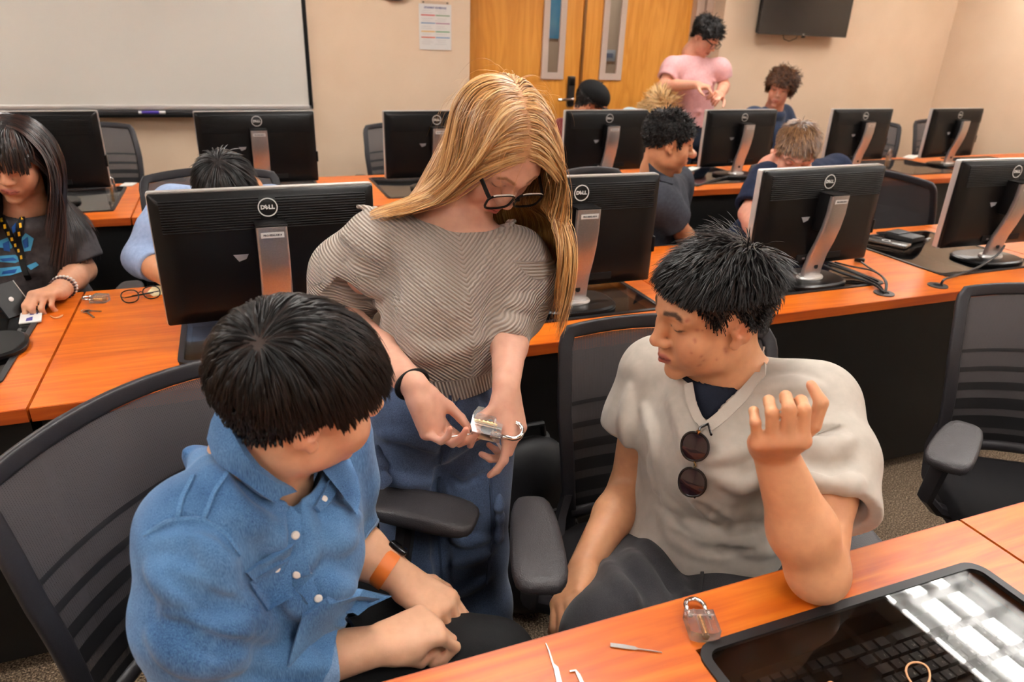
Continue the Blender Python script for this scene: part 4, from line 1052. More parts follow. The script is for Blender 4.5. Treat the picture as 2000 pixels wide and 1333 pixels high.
    folds(Jn, [[(855, 905), (900, 870), (965, 830)], [(850, 880), (790, 850), (740, 850)], [(870, 1040), (910, 1060), (955, 1050)], [(880, 1100), (920, 1090), (960, 1075)], [(862, 950), (880, 985), (930, 1000)], [(720, 900), (780, 940), (840, 945)], [(875, 1160), (910, 1150), (950, 1130)]], .007, .02)
    folds(Jn, [[(857, 915), (853, 1000), (862, 1120), (868, 1200)], [(857, 915), (853, 1000), (862, 1120), (868, 1200)]], .016, .012, op=-1)
    folds(Jn, [[(860, 800), (872, 860), (858, 905)], [(880, 930), (900, 950), (960, 920)], [(930, 760), (950, 790), (975, 800)]], .006, .010, op=-1)
    cloth('jeans', w_, Jn, .0042, denim_mat('slate_denim', srgb(54, 67, 92), srgb(94, 112, 146), 700, (1, 1, .5), 7))
    jd = MATS['slate_denim']; sd = denim_mat('seam_denim', srgb(40, 50, 72), srgb(70, 86, 116), 700)
    jo = w_.children[-1]
    worn('waistband', w_, join(strip(Jn, [(775, 742), (830, 738), (872, 732)], .030, .003), strip(Jn, [(878, 731), (930, 712), (972, 690)], .030, .003)), sd)
    worn('fly_seam', w_, join(strip(Jn, [(876, 745), (881, 800), (868, 850), (860, 905)], .006, .0015), strip(Jn, [(896, 740), (898, 775), (882, 810)], .003, .001)), sd)
    worn('front_pocket', w_, strip(Jn, [(925, 715), (945, 735), (978, 740)], .006, .002), sd)
    worn('leg_seam', w_, join(strip(Jn, [(858, 930), (854, 1020), (862, 1120), (868, 1190)], .005, .0015), strip(Jn, [(962, 870), (958, 950), (962, 1040), (950, 1140)], .005, .0015)), sd)
    cp = Sdf()
    for a_, b_ in (((738, 884), .03), ((748, 908), .028), ((760, 935), .022)):
        H = hit(Jn, [a_])[0]; cp.ell(H+V(-.012, -.004, 0), (b_*.9, .014, b_*.7), None, .012)
    cloth('cargo_pocket', w_, cp, .004, jd, lambda P: .004*vnoise(P, 160, 3))
    cp = Sdf()
    for a_ in ((968, 985), (970, 1015), (968, 1045)): cp.ell(hit(Jn, [a_])[0]+V(.006, 0, 0), (.012, .014, .022), None, .01)
    cloth('cargo_pocket', w_, cp, .004, jd, lambda P: .003*vnoise(P, 160, 4))
    for an, nm in ((anR, 0), (anL, 1)):
        sh = Sdf(); sh.ell(an+V(.0, -.06, -.035), (.045, .12, .035), None, .02); sh.ell(an+V(0, .03, -.03), (.04, .05, .045), None, .02)
        cutoff(sh, (an[0], an[1], .004), (0, 0, -1), .3, 0); cloth('shoe', w_, sh, .006, BLACKM)
    # ---- hair
    HS = Sdf(); hd.skull(HS); hd.ell(HS, (0, .030, -.035), (.057, .060, .066), .02); hd.ell(HS, (0, .03, -.072), (.046, .05, .034), .02); HS.cap(hd.w(0, -.028, -.045), neck, .05, .056, .03)
    HS.cap(V(.369, 1.240, 1.055), V(.350, 1.20, .985), .144, .136, .04, 1, fl); HS.cap(shR+V(.05, .0, -.025), shL+V(0, 0, -.02), .056, .058, .05); HS.chain([shL, elL], [.064, .066], .03)
    mw = smoothstep(.0, .006, mask(q))*((np.abs(q) < .16).all(1))
    n = 6800; roots = pick(Vt, mw, n, 11); ql = hd.loc(roots); r = np.random.default_rng(5)
    side = np.where(ql[:, 0] > .004, 1.0, -1.0)
    nm = tangent_grad(HS, roots)
    backness = smoothstep(.05, -.07, ql[:, 1])
    dl = np.stack((side*(1.0-.65*backness), -.30+.05*backness+0*side, -.22-.8*backness), 1); d0 = dl@hd.R.T; d0 = d0-nm*(d0*nm).sum(1, keepdims=True)*.9; d0 /= np.linalg.norm(d0, axis=1, keepdims=True)
    layer = r.uniform(0, 1, n)
    lenR = .285+.06*r.uniform(-1, 1, n); lenL = .355+.06*r.uniform(-1, 1, n)
    ln = np.where(side > 0, lenR, lenL)
    isR = (side > 0)[:, None]
    back_dir = hd.R@nrm((.25, -1.0, -.35))
    def field(P, t):
        p = hd.loc(P); low = smoothstep(.06, -.05, p[:, 2])[:, None]; front = smoothstep(-.01, .06, p[:, 1])[:, None]
        fr_ = back_dir*(.34*front+.08*low*smoothstep(-.10, -.02, p[:, 1])[:, None])
        fR_ = fr_+V(-.07, -.06, -.10)*(t > .34)*np.ones((len(P), 1))
        fl_ = (hd.R@nrm((-1, -.25, 0)))*(.26*smoothstep(.02, .09, p[:, 1])[:, None]*(p[:, 0] > -.075)[:, None])+V(-.10, -.01, 0)*(t > .3)
        return np.where(isR, fR_, fl_)
    pts, nn = grow(HS, roots, d0, ln, 22, .004+.016*layer, .36, 0, .95, .035, 3, fieldfn=field)
    tone = np.array([srgb(150, 104, 60)[:3], srgb(196, 150, 96)[:3], srgb(222, 184, 132)[:3], srgb(184, 128, 70)[:3]])
    cidx = r.choice(4, n, p=(.25, .35, .22, .18)); cols = tone[cidx]*r.uniform(.85, 1.1, (n, 1))
    fade = np.linspace(0, 1, 23)[None, :, None]; cc = cols[:, None, :]*(1-fade*.25*np.array([.2, .6, 1.2]))
    hm = strands_mesh('hair', pts, nn, r.uniform(.0018, .0034, n), cc, .25)
    worn('hair', w_, hm, HAIRM, 'long straight blonde hair parted in the middle')
    # stray hairs
    fr2 = pick(Vt, mw, 160, 12); n2 = tangent_grad(HS, fr2); s2 = np.where(hd.loc(fr2)[:, 0] > 0, 1., -1.)
    d2 = n2*.5+(np.stack((s2, -.6*np.ones(160), -.2*np.ones(160)), 1)@hd.R.T)*.7+r.normal(size=(160, 3))*.25
    p2, q2 = grow(HS, fr2, d2/np.linalg.norm(d2, axis=1, keepdims=True), r.uniform(.05, .12, 160), 14, .012+.012*r.uniform(0, 1, 160), .22, .12, .95, .10, 9)
    worn('stray_hair', w_, strands_mesh('stray_hair', p2, q2, .0005, tone[r.choice(4, 160)]*1.1, .3), HAIRM)
    # wrist band
    t_ = nrm(wrR-elR); c0 = wrR-t_*.012; a_ = nrm(np.cross(t_, V(0, 0, 1))); b_ = np.cross(t_, a_)
    wbnd = MB().tube([c0+a_*.0285*math.cos(q_)+b_*.0255*math.sin(q_) for q_ in np.linspace(0, 2*math.pi, 33)], .0048, 8, False)
    tag(put('wrist_band', wbnd, BLACKM), 'black elastic band around the wrist of the blonde person', 'wristband')
    return w_, hd, hR, hL, S
WOMAN = make_woman()
# ================================================================== seated man in the denim shirt
def short_hair(par, hd, S, Vt, q, mask, n, whorl, length, cols, width, seed, lift=(.003, .012), gravity=.10, fwd=.0, steps=8, jitter=.05, curl=0, extra=None, name='hair', label=None, stand=.15):
    HS = Sdf(); hd.skull(HS); hd.ell(HS, (0, .030, -.035), (.057, .060, .066), .02); HS.cap(hd.w(0, -.028, -.045), hd.w(0, -.05, -.13), .05, .056, .03)
    r = np.random.default_rng(seed)
    mw = smoothstep(.0, .005, mask(q))*((np.abs(q) < .16).all(1)); roots = pick(Vt, mw, n, seed); ql = hd.loc(roots); nm = tangent_grad(HS, roots)
    d = ql-np.array(whorl); d[:, 1] += fwd; d = d/(np.linalg.norm(d, axis=1, keepdims=True)+1e-9)
    d = d@hd.R.T; d = d-nm*(d*nm).sum(1, keepdims=True); d /= np.linalg.norm(d, axis=1, keepdims=True)+1e-6
    L_ = length(ql, r) if callable(length) else length*np.ones(n)
    st = stand(ql) if callable(stand) else stand
    d0 = d+nm*np.asarray(st).reshape(-1, 1)+r.normal(size=d.shape)*jitter*1.5
    d0 /= np.linalg.norm(d0, axis=1, keepdims=True)
    lay = r.uniform(0, 1, n)
    pts, nn = grow(HS, roots, d0, L_, steps, lift[0]+(lift[1]-lift[0])*lay, gravity, curl, .92, jitter, seed+1, fieldfn=extra)
    c = np.array(cols)[r.choice(len(cols), n)]*r.uniform(.8, 1.2, (n, 1))
    o = worn(name, par, strands_mesh(name, pts, nn, width*r.uniform(.7, 1.3, n), c, .2), HAIRK if np.mean(cols) < .05 else HAIRM)
    if label: o['label'] = label
    return o
BLK = [srgb(15, 11, 10)[:3], srgb(22, 16, 15)[:3], srgb(10, 8, 8)[:3], srgb(34, 25, 22)[:3]]
def limbs_seated(S, hip, kR, kL, aR, aL, r=(.05, .045, .035)):
    for k_, a_ in ((kR, aR), (kL, aL)): S.chain([hip, k_, a_], list(r), .03)
def make_blue():
    skin = srgb(228, 176, 142)[:3]; hd = Head((.045, .838, 1.067), (.963, .178, -.201), (.233, -.183, .955), 1.0, jaw=1.02, nose=.95, cheek=1.05)
    fac = nrm((.69, -.72, 0)); rgt = V(fac[1], -fac[0], 0)
    neck = V(-.014, .872, .965); shR, shL = V(-.105, .775, .935), V(.095, .985, .925); hip = V(-.05, .955, .52)
    elR, wrR = atz(415, 1335, .70), atz(735, 1262, .665); elL, wrL = atz(652, 1042, .735), atz(780, 1128, .675)
    S = Sdf(); hd.build(S); hd.neck(S, neck+V(0, 0, -.01), .054, .062)
    S.cap(neck, V(-.03, .91, .85), .06, .08, .03); S.cap(V(-.03, .91, .85), hip, .09, .09, .03); S.cap(shR, shL, .04, .04, .03)
    S.chain([shR, elR, elR*.6+wrR*.4, wrR], [.045, .042, .043, .029], .015); S.chain([shL, elL, elL*.6+wrL*.4, wrL], [.045, .042, .042, .029], .015)
    knR, knL, anR, anL = atz(790, 1420, .55), atz(955, 1312, .55), V(.22, .62, .08), V(.36, .78, .08)
    limbs_seated(S, hip, knR, knL, anR, anL)
    dR = nrm(atz(850, 1222, .66)-wrR)
    hR = hand(S, wrR+dR*.004, dR, V(.15, .1, -1), -1, ((.85, 1.5, .9), (.95, 1.5, .9), (1.0, 1.5, .9), (1.05, 1.5, .9)), 1.02, .03, thumb=((.8, .1, .5), (.85, -.4, .4), (.6, -.6, .2)))
    dL = nrm(atz(862, 1185, .640)-wrL)
    hL = hand(S, wrL+dL*.004, dL, V(.1, -.15, -1), 1, ((.5, 1.0, .5), (.6, 1.1, .6), (.7, 1.2, .6), (.8, 1.2, .6)), 1.0, .04)
    Vt, Q = S.mesh(.003); q = hd.loc(Vt); mask = hairline(.078, .034, .012, .034, -.046)
    C_ = hd.color(Vt, skin, srgb(196, 110, 100)[:3], BLK[1], srgb(52, 36, 30)[:3], mask, 1.2, BLK[0], srgb(222, 138, 108)[:3])
    p_ = person('seated man in a blue denim shirt with black hair, seen from behind', Vt, Q, C_)
    # ---- denim shirt
    W_ = Sdf(); fl = (fac, 1.25)
    cR = elR*.32+wrR*.68
    W_.chain([shR+V(.01, .01, -.012), shR*.5+elR*.5-rgt*-.004, elR], [.068, .072, .068], .03); W_.chain([elR, elR*.55+wrR*.45], [.066, .056], .03)
    W_.cap(elR*.62+wrR*.38, elR*.25+wrR*.75, .056, .052, .006); cutoff(W_, cR, wrR-elR, .09, .045, .03)
    cL = elL*.62+wrL*.38
    W_.chain([shL+V(-.01, -.01, -.012), shL*.5+elL*.5, elL], [.066, .068, .062], .03); W_.chain([elL, elL*.7+wrL*.3], [.060, .054], .03)
    W_.cap(elL*.98+wrL*.02, elL*.58+wrL*.42, .059, .056, .006); cutoff(W_, cL, wrL-elL, .085, .042, .03)
    W_.cap(V(-.020, .888, .83), V(-.050, .945, .60), .142, .140, .04, 1, fl); W_.cap(shR+V(.02, .02, -.015), shL-V(.02, .02, .012), .064, .062, .05)
    W_.ell(V(-.018, .885, .81)+fac*.065, (.085, .085, .09), None, .06); W_.cap(V(-.050, .945, .60), V(-.035, .93, .53), .142, .148, .04, 1, (fac, 1.15))
    W_.ell(neck+V(-.004, .006, -.05), (.085, .085, .045), None, .04)
    cutoff(W_, V(-.04, .94, .50), (0, 0, -1), .35, 0)
    W_.cap(neck+V(.006, -.004, -.03)+fac*.012, neck+V(.01, -.005, .06)+fac*.018, .062, .085, .005, -1)
    base = Sdf(); base.p = list(W_.p)
    folds(W_, [([(300, 1110), (360, 1150), (450, 1160)], .018), ([(330, 1190), (400, 1235), (480, 1240)], .018), ([(300, 1240), (370, 1290), (470, 1300)], .016), ([(420, 1130), (460, 1200), (470, 1290)], .014),
               [(640, 1000), (660, 1020), (700, 1010)], [(625, 1040), (650, 1060), (690, 1050)], [(560, 1150), (600, 1190), (640, 1190)], [(470, 1170), (510, 1230), (560, 1260)], [(500, 1030), (540, 1050), (570, 1040)],
               [(430, 950), (470, 1010), (520, 1030)], [(360, 880), (400, 900), (440, 960)], [(590, 1000), (600, 1060), (590, 1110)], [(640, 1130), (650, 1150), (690, 1150)], [(500, 1290), (560, 1285), (620, 1300)], [(395, 1040), (430, 1090), (440, 1150)]], .009, .022)
    folds(W_, [[(300, 1040), (360, 1015), (430, 1035), (460, 1075)], ([(330, 1125), (420, 1185), (500, 1192)], .012), ([(320, 1212), (420, 1268), (520, 1266)], .012), [(575, 960), (575, 1040), (582, 1120)]], .006, .010, op=-1)
    dm = denim_mat('chambray_denim', srgb(34, 70, 114), srgb(98, 142, 188), 750, (1.5, 1.5, .12), 10)
    cloth('denim_shirt', p_, W_, .0032, dm, lambda P: .0010*vnoise(P, 95, 8))
    stm = denim_mat('denim_stitch', srgb(54, 96, 144), srgb(104, 148, 192), 600)
    cfm = denim_mat('cuff_denim', srgb(84, 112, 150), srgb(136, 164, 198), 750, (1, 1, .3), 10)
    for e_, w_, a0, a1, ro, ri in ((elR, wrR, .44, .70, .0555, .046), (elL, wrL, .02, .40, .0610, .047)):
        K_ = Sdf(); K_.cap(e_*(1-a0)+w_*a0, e_*(1-a1)+w_*a1, ro, ro-.002, .004); cutoff(K_, e_*(1-a1)+w_*a1, w_-e_, .1, ri, .035); cutoff(K_, e_*(1-a0)+w_*a0, e_-w_, .1, ri, .035)
        cloth('rolled_cuff', p_, K_, .0034, cfm, lambda P: .0012*vnoise(P, 90, 2))
    worn('shoulder_seam', p_, join(strip(W_, [(282, 1045), (330, 1015), (390, 1010), (440, 1040), (468, 1085)], .004, .001, 14), strip(W_, [(346, 1014), (356, 972), (378, 930)], .005, .0008), strip(W_, [(395, 1018), (420, 960), (448, 915)], .005, .0008)), stm)
    worn('placket', p_, strip(W_, [(573, 955), (572, 1000), (574, 1060), (583, 1120), (612, 1165)], .030, .003, 14), dm)
    worn('pocket_flap', p_, patch(W_, [(476, 1118), (500, 1100), (570, 1058), (566, 1085), (548, 1118), (520, 1122), (492, 1136)]), dm)
    worn('pocket_flap', p_, patch(W_, [(610, 992), (640, 940), (655, 955), (645, 985), (622, 1003)]), dm)
    worn('chest_pocket', p_, patch(W_, [(484, 1138), (566, 1092), (572, 1165), (520, 1195)], .001, .002), dm)
    PEARL = mat('pearl_snap', (.85, .8, .74), .2)
    for sd in studs(W_, [(571, 967), (576, 1045), (580, 1120), (538, 1110), (630, 977), (622, 1167)], .0055, .008): worn('snap_button', p_, sd, PEARL)
    # collar: a standing band that folds over to two points
    col = MB(); rows = []
    ax_ = nrm(hd.w(0, -.03, -.06)-neck+V(0, 0, .05)); 
    for i in range(29):
        a = -math.pi+2*math.pi*i/28; s_ = math.cos(a)                        # a=0 at the throat
        d = fac*math.cos(a)-rgt*math.sin(a)
        gap = abs(a) < .12
        top = neck+V(.006, -.002, .030-.030*max(0, s_))+d*(.067+.004*s_); tip = .042+.050*max(0, s_)**2.2
        out = top+d*(.022+.012*max(0, s_))+V(0, 0, -tip*.80)+(d*tip*.30)
        rows.append([top+V(0, 0, -.028), top+d*.003, top+d*.008+V(0, 0, .001), (top+out)/2+d*.006, out, out-d*.004+V(0, 0, .001)])
    worn('collar', p_, MB().grid(rows[15:27]), dm)
    cs = Sdf(); cs.p = list(base.p); cs.cap(neck+V(0, 0, -.08), hd.w(0, -.03, -.06), .079, .064, .02)
    worn('collar', p_, patch(cs, [(447, 796), (455, 822), (467, 845), (486, 880), (508, 908), (540, 933), (571, 951), (545, 962), (530, 979), (508, 970), (490, 959), (466, 936), (445, 908), (433, 882), (425, 856), (432, 826)], .007, .006, 5), dm)
    worn('shirt_tail', p_, join(patch(W_, [(560, 1300), (590, 1200), (640, 1165), (700, 1150), (757, 1166), (700, 1185), (668, 1192), (690, 1235), (660, 1290)], .004, .003)), dm)
    # ---- trousers
    Tr = Sdf(); Tr.cap(hip+V(0, 0, .02), hip+V(.05, -.04, .0), .13, .12, .04); Tr.chain([hip+rgt*.085, knR, anR], [.095, .074, .062], .03); Tr.chain([hip-rgt*.085, knL, anL], [.095, .078, .062], .03)
    cutoff(Tr, (.2, .8, .05), (0, 0, -1), .5, 0)
    cloth('trousers', p_, Tr, .006, cloth_mat('black_cotton', (.008, .008, .009, 1), (.013, .013, .014, 1)), lambda P: .002*vnoise(P, 60, 5))
    for an in (anR, anL):
        sh = Sdf(); sh.ell(an+V(.05, -.05, -.035), (.085, .085, .035), None, .02); sh.ell(an+V(0, 0, -.03), (.05, .05, .045), None, .02); cutoff(sh, (an[0], an[1], .004), (0, 0, -1), .3, 0); cloth('shoe', p_, sh, .007, BLACKM)
    # ---- hair: straight, falling from the whorl over the ear line
    wp = hit(S, [(536, 664)])[0]; wl = hd.loc(wp[None])[0]
    ll = lambda ql, r: np.interp(ql[:, 2], (-.05, -.01, .03, .08, .13), (.006, .009, .018, .048, .075))*(1+.25*smoothstep(.0, .09, ql[:, 1]))*r.uniform(.8, 1.1, len(ql))
    short_hair(p_, hd, S, Vt, q, mask, 6200, wl, ll, BLK, .0026, 21, (.003, .013), .15, .02, 9, .03, label='thick straight black hair with a visible whorl', stand=.18)
    # ---- watch with orange strap
    t_ = nrm(wrL-elL); c0 = wrL-t_*.028; up = nrm(V(.15, .55, .8)-t_*(V(.15, .55, .8)@t_)); sd = np.cross(t_, up)
    wt = thing('wristwatch', 'watch with a tan orange leather strap on the denim-shirt man', 'watch', (0, 0, 0))
    bandp = []
    for i in range(37):
        a = 2*math.pi*i/36; p = c0+up*.0315*math.cos(a)+sd*.0345*math.sin(a); nn = nrm(up*math.cos(a)*.034+sd*math.sin(a)*.031)
        bandp.append([p-t_*.0115, p-t_*.0115+nn*.0028, p+t_*.0115+nn*.0028, p+t_*.0115])
    put('strap', MB().grid(bandp[3:34]), mat('tan_leather', srgb(214, 110, 34), .45), wt)
    R_ = Matrix(np.stack((t_, sd, up), 1).tolist())
    put('case', MB().box(tuple(c0+up*.037), (.034, .030, .010), .004, 3, R_), mat('watch_case', (.02, .02, .022), .2, metal=.6), wt)
    put('glass', MB().box(tuple(c0+up*.0425), (.028, .025, .001), .0, 2, R_), mat('watch_glass', (.01, .01, .012), .05), wt)
    put('buckle', MB().box(tuple(c0-sd*.034-up*.014), (.026, .004, .012), .001, 2, R_), BLACK, wt)
    return p_, hd, S
BLUE = make_blue()
# ================================================================== seated man in the pale T-shirt
def make_beige():
    skin = srgb(210, 152, 112)[:3]; hd = Head((.758, .948, 1.06), (-.972, .08, -.221), (-.228, -.087, .97), 1.0, jaw=1.05, nose=1.05, cheek=1.05, smile=.3)
    fac = nrm((-.72, -.69, 0)); rgt = V(fac[1], -fac[0], 0)
    neck = V(.815, .965, .945); shL, shR = V(.925, .815, .915), V(.745, 1.085, .885); hip = V(.83, .94, .50)
    elL, wrL = V(.745, .592, .776), aty(1512, 880, .655); elR, wrR = aty(1232, 950, 1.06), aty(1140, 1108, .93)
    S = Sdf(); hd.build(S); hd.neck(S, neck, .056, .064)
    S.cap(neck, V(.82, .95, .84), .062, .085, .03); S.cap(V(.82, .95, .84), hip, .085, .085, .03); S.cap(shR, shL, .045, .045, .03); S.cap(neck+V(.02, -.03, -.01), shL, .035, .045, .04); S.cap(neck+V(-.02, .04, -.01), shR, .035, .045, .04)
    S.chain([shL, shL*.45+elL*.55, elL+V(0, .004, .008)], [.050, .052, .040], .02); S.ell(elL+V(-.004, -.004, .0), (.034, .032, .030), None, .03)
    S.chain([elL+V(-.004, .004, .012), elL*.62+wrL*.38, wrL], [.041, .047, .030], .02)
    S.chain([shR, elR, elR*.62+wrR*.38, wrR], [.050, .043, .042, .029], .015)
    knR, knL, anR, anL = atz(1192, 1248, .53), atz(1330, 1290, .52), V(.46, .86, .08), V(.66, .62, .08)
    limbs_seated(S, hip, knR, knL, anR, anL)
    # raised left hand: loosely closed, knuckles to the camera
    dL = nrm(aty(1530, 846, .588)-wrL)
    hL = hand(S, wrL+dL*.002, dL, nrm(V(-.05, .25, 1)), 1 if np.cross(dL, V(0, 0, 1))@_r > 0 else -1, ((.95, 1.45, .8), (.85, 1.5, .8), (.8, 1.5, .8), (.7, 1.4, .8)), 1.0, .10, thumb=((.65, .50, .35), (.35, .25, .6), (.0, -.25, .6)))
    dR = nrm(atz(1108, 1180, .555)-wrR)
    hR = hand(S, wrR+dR*.004, dR, V(.75, -.1, -.6), -1, ((.4, .6, .3), (.5, .7, .3), (.5, .7, .3), (.5, .7, .3)), 1.02, .05)
    Vt, Q = S.mesh(.003); q = hd.loc(Vt); mask = hairline(.076, .040, .018, .046, -.030)
    C_ = hd.color(Vt, skin, srgb(168, 88, 80)[:3], BLK[1], srgb(58, 42, 34)[:3], mask, 1.35, BLK[0], srgb(206, 120, 88)[:3])
    # small blemishes on the visible cheek
    sp = hit(S, [(1373, 629), (1380, 636), (1362, 645), (1372, 646), (1357, 664), (1385, 641), (1358, 669), (1370, 697), (1366, 715), (1400, 703), (1418, 688), (1416, 682), (1350, 690), (1340, 628), (1344, 626), (1375, 705)])
    for i, p in enumerate(sp):
        w = np.exp(-(np.linalg.norm(Vt-p, axis=1)/(.0024+.0008*(i % 3)))**2)[:, None]*.6; C_[:] = C_*(1-w)+np.array(srgb(150, 66, 50)[:3])*w
    for i in range(5):
        w = np.exp(-((np.linalg.norm(Vt-hL['t%d' % i], axis=1))/.013)**2)[:, None]*.3; C_[:] = C_*(1-w)+np.array(srgb(226, 140, 112)[:3])*w
    for i in range(4):
        w = np.exp(-((np.linalg.norm(Vt-hL['m%d' % i], axis=1))/.012)**2)[:, None]*.25; C_[:] = C_*(1-w)+np.array(srgb(206, 118, 88)[:3])*w
    p_ = person('seated man in a pale grey-beige T-shirt with his elbow on the desk', Vt, Q, C_)
    # ---- undershirt
    U_ = Sdf(); U_.cap(neck+V(-.01, -.01, -.055), V(.81, .94, .84), .078, .11, .03); U_.ell(neck+V(-.02, -.02, -.075), (.08, .08, .05), None, .03)
    U_.cap(neck+V(0, 0, -.035), neck+V(-.015, -.01, .07), .066, .075, .004, -1)
    cloth('undershirt', p_, U_, .005, cloth_mat('navy_jersey', (.006, .008, .018, 1), (.010, .013, .026, 1)))
    # ---- T-shirt
    W_ = Sdf(); fl = (fac, 1.22)
    hL_ = shL*.34+elL*.66; hR_ = shR*.50+elR*.50
    W_.chain([shL+V(-.005, .01, -.01), shL*.62+elL*.38+V(.02, .01, 0), hL_+V(.018, .012, -.005), hL_*.8+elL*.2+V(.018, .012, -.006)], [.068, .078, .080, .080], .03); cutoff(W_, hL_+V(.012, .008, -.004), elL-shL, .14, .066, .06)
    W_.chain([shR+V(.0, -.0, -.012), shR*.65+elR*.35, hR_, hR_*.8+elR*.2], [.066, .074, .078, .08], .03); cutoff(W_, hR_, elR-shR, .12, .062, .05)
    W_.cap(V(.82, .955, .80), V(.825, .945, .56), .146, .150, .05, 1, fl); W_.cap(shR+V(.015, -.02, -.012), shL+V(-.015, .025, -.014), .066, .068, .05); W_.ell(neck+V(0, .0, -.055), (.095, .095, .04), None, .05); W_.cap(neck+V(.035, -.035, -.035), shL+V(-.01, .01, .008), .048, .066, .04); W_.cap(neck+V(-.01, .05, -.03), shR+V(.01, -.01, .01), .045, .06, .04)
    W_.ell(V(.82, .955, .80)+fac*.085, (.095, .095, .11), None, .06)
    W_.cap(V(.815, .935, .57), V(.79, .915, .535), .150, .155, .04, 1, (fac, 1.15)); cutoff(W_, V(.80, .93, .495), (.12, .12, -1), .35, 0)
    vt_ = hit(W_, [(1378, 832)])[0]; nf = neck+fac*.05+V(0, 0, -.03)
    W_.cap(neck+V(0, 0, -.045), neck+V(-.02, -.005, .07), .072, .088, .005, -1)
    W_.cap(nf+V(0, 0, .01), vt_+V(.004, .004, .004), .056, .006, .004, -1)
    folds(W_, [([(1345, 960), (1400, 1010), (1490, 1000)], .011), ([(1330, 1010), (1390, 1055), (1490, 1050)], .010), ([(1290, 1000), (1330, 1060), (1420, 1090)], .010), ([(1385, 900), (1440, 880), (1500, 850)], .008), ([(1270, 900), (1290, 960), (1330, 1000)], .009),
               ([(1260, 800), (1280, 860), (1275, 920)], .009), ([(1310, 780), (1335, 830), (1340, 900)], .007), ([(1560, 860), (1610, 880), (1660, 860)], .009), ([(1580, 930), (1630, 960), (1680, 940)], .010), ([(1600, 1000), (1640, 1020), (1685, 1000)], .009), ([(1480, 760), (1540, 750), (1600, 760)], .006), ([(1420, 1060), (1480, 1075), (1530, 1070)], .009),
               ([(1230, 760), (1222, 820), (1225, 870)], .008), ([(1400, 930), (1450, 950), (1500, 930)], .009)], .009, .022)
    folds(W_, [([(1360, 985), (1420, 1030), (1500, 1025)], .010), ([(1310, 1040), (1370, 1080), (1470, 1078)], .008), ([(1555, 835), (1600, 845), (1650, 835)], .007), ([(1570, 905), (1620, 920), (1670, 900)], .008), ([(1262, 850), (1262, 910), (1290, 990)], .008)], .008, .012, op=-1)
    cm = cloth_mat('stone_jersey', srgb(176, 167, 156), srgb(188, 179, 168), 40, .85, .25, 1200, .0005)
    cloth('tshirt', p_, W_, .0034, cm, lambda P: .0008*vnoise(P, 60, 18))
    sm = mat('stone_seam', srgb(172, 162, 150), .85)
    rbm = cloth_mat('stone_rib', srgb(184, 175, 164), srgb(194, 185, 174), 40, .85)
    worn('neckline_rib', p_, join(strip(W_, [(1492, 682), (1488, 730), (1445, 780), (1408, 815), (1380, 838)], .020, .003, 16), strip(W_, [(1345, 752), (1352, 790), (1364, 818), (1378, 838)], .016, .003, 12)), rbm)
    worn('shoulder_seam', p_, strip(W_, [(1562, 868), (1600, 846), (1640, 830)], .0022, .0008), sm)
    # ---- dark jeans
    Tr = Sdf(); Tr.cap(hip+V(0, 0, .01), hip+fac*.05, .135, .125, .04); Tr.chain([hip-rgt*-.085, knR, anR], [.095, .084, .07], .03); Tr.chain([hip-rgt*.085, knL, anL], [.10, .088, .07], .03)
    cutoff(Tr, (.6, .8, .05), (0, 0, -1), .5, 0)
    folds(Tr, [([(1260, 1050), (1290, 1110), (1340, 1160)], .014), ([(1230, 1080), (1260, 1130), (1300, 1180)], .012), ([(1180, 1100), (1210, 1140), (1240, 1180)], .008)], .01, .025)
    cloth('jeans', p_, Tr, .0045, denim_mat('charcoal_denim', (.014, .013, .016, 1), (.045, .042, .046, 1), 800, (1, 1, 1), 12), lambda P: .002*vnoise(P, 60, 6))
    worn('pocket_seam', p_, strip(Tr, [(1372, 1120), (1368, 1145), (1365, 1170)], .006, .002), mat('jean_seam', (.03, .028, .03), .8))
    for an in (anR, anL):
        sh = Sdf(); sh.ell(an+V(-.05, -.04, -.035), (.09, .075, .035), None, .02); sh.ell(an+V(0, 0, -.03), (.05, .05, .045), None, .02); cutoff(sh, (an[0], an[1], .004), (0, 0, -1), .3, 0); cloth('shoe', p_, sh, .007, BLACKM)
    # ---- hair: tousled on top, cropped at the sides
    def ll(ql, r): 
        top = smoothstep(.055, .105, ql[:, 2]); return np.where((np.abs(ql[:, 0]) > .052) & (ql[:, 2] < .075), .35, 1.0)*(.015+.054*top-.014*smoothstep(.05, .09, ql[:, 1]))*r.uniform(.7, 1.25, len(ql))
    short_hair(p_, hd, S, Vt, q, mask, 5600, (.0, -.07, .115), ll, BLK, .0023, 31, (.003, .020), .10, .015, 8, .08, label='tousled short black hair with a loose fringe', stand=lambda ql: .25+.35*smoothstep(.05, .1, ql[:, 2]))
    return p_, hd, S, W_, vt_, fac
BEIGE = make_beige()
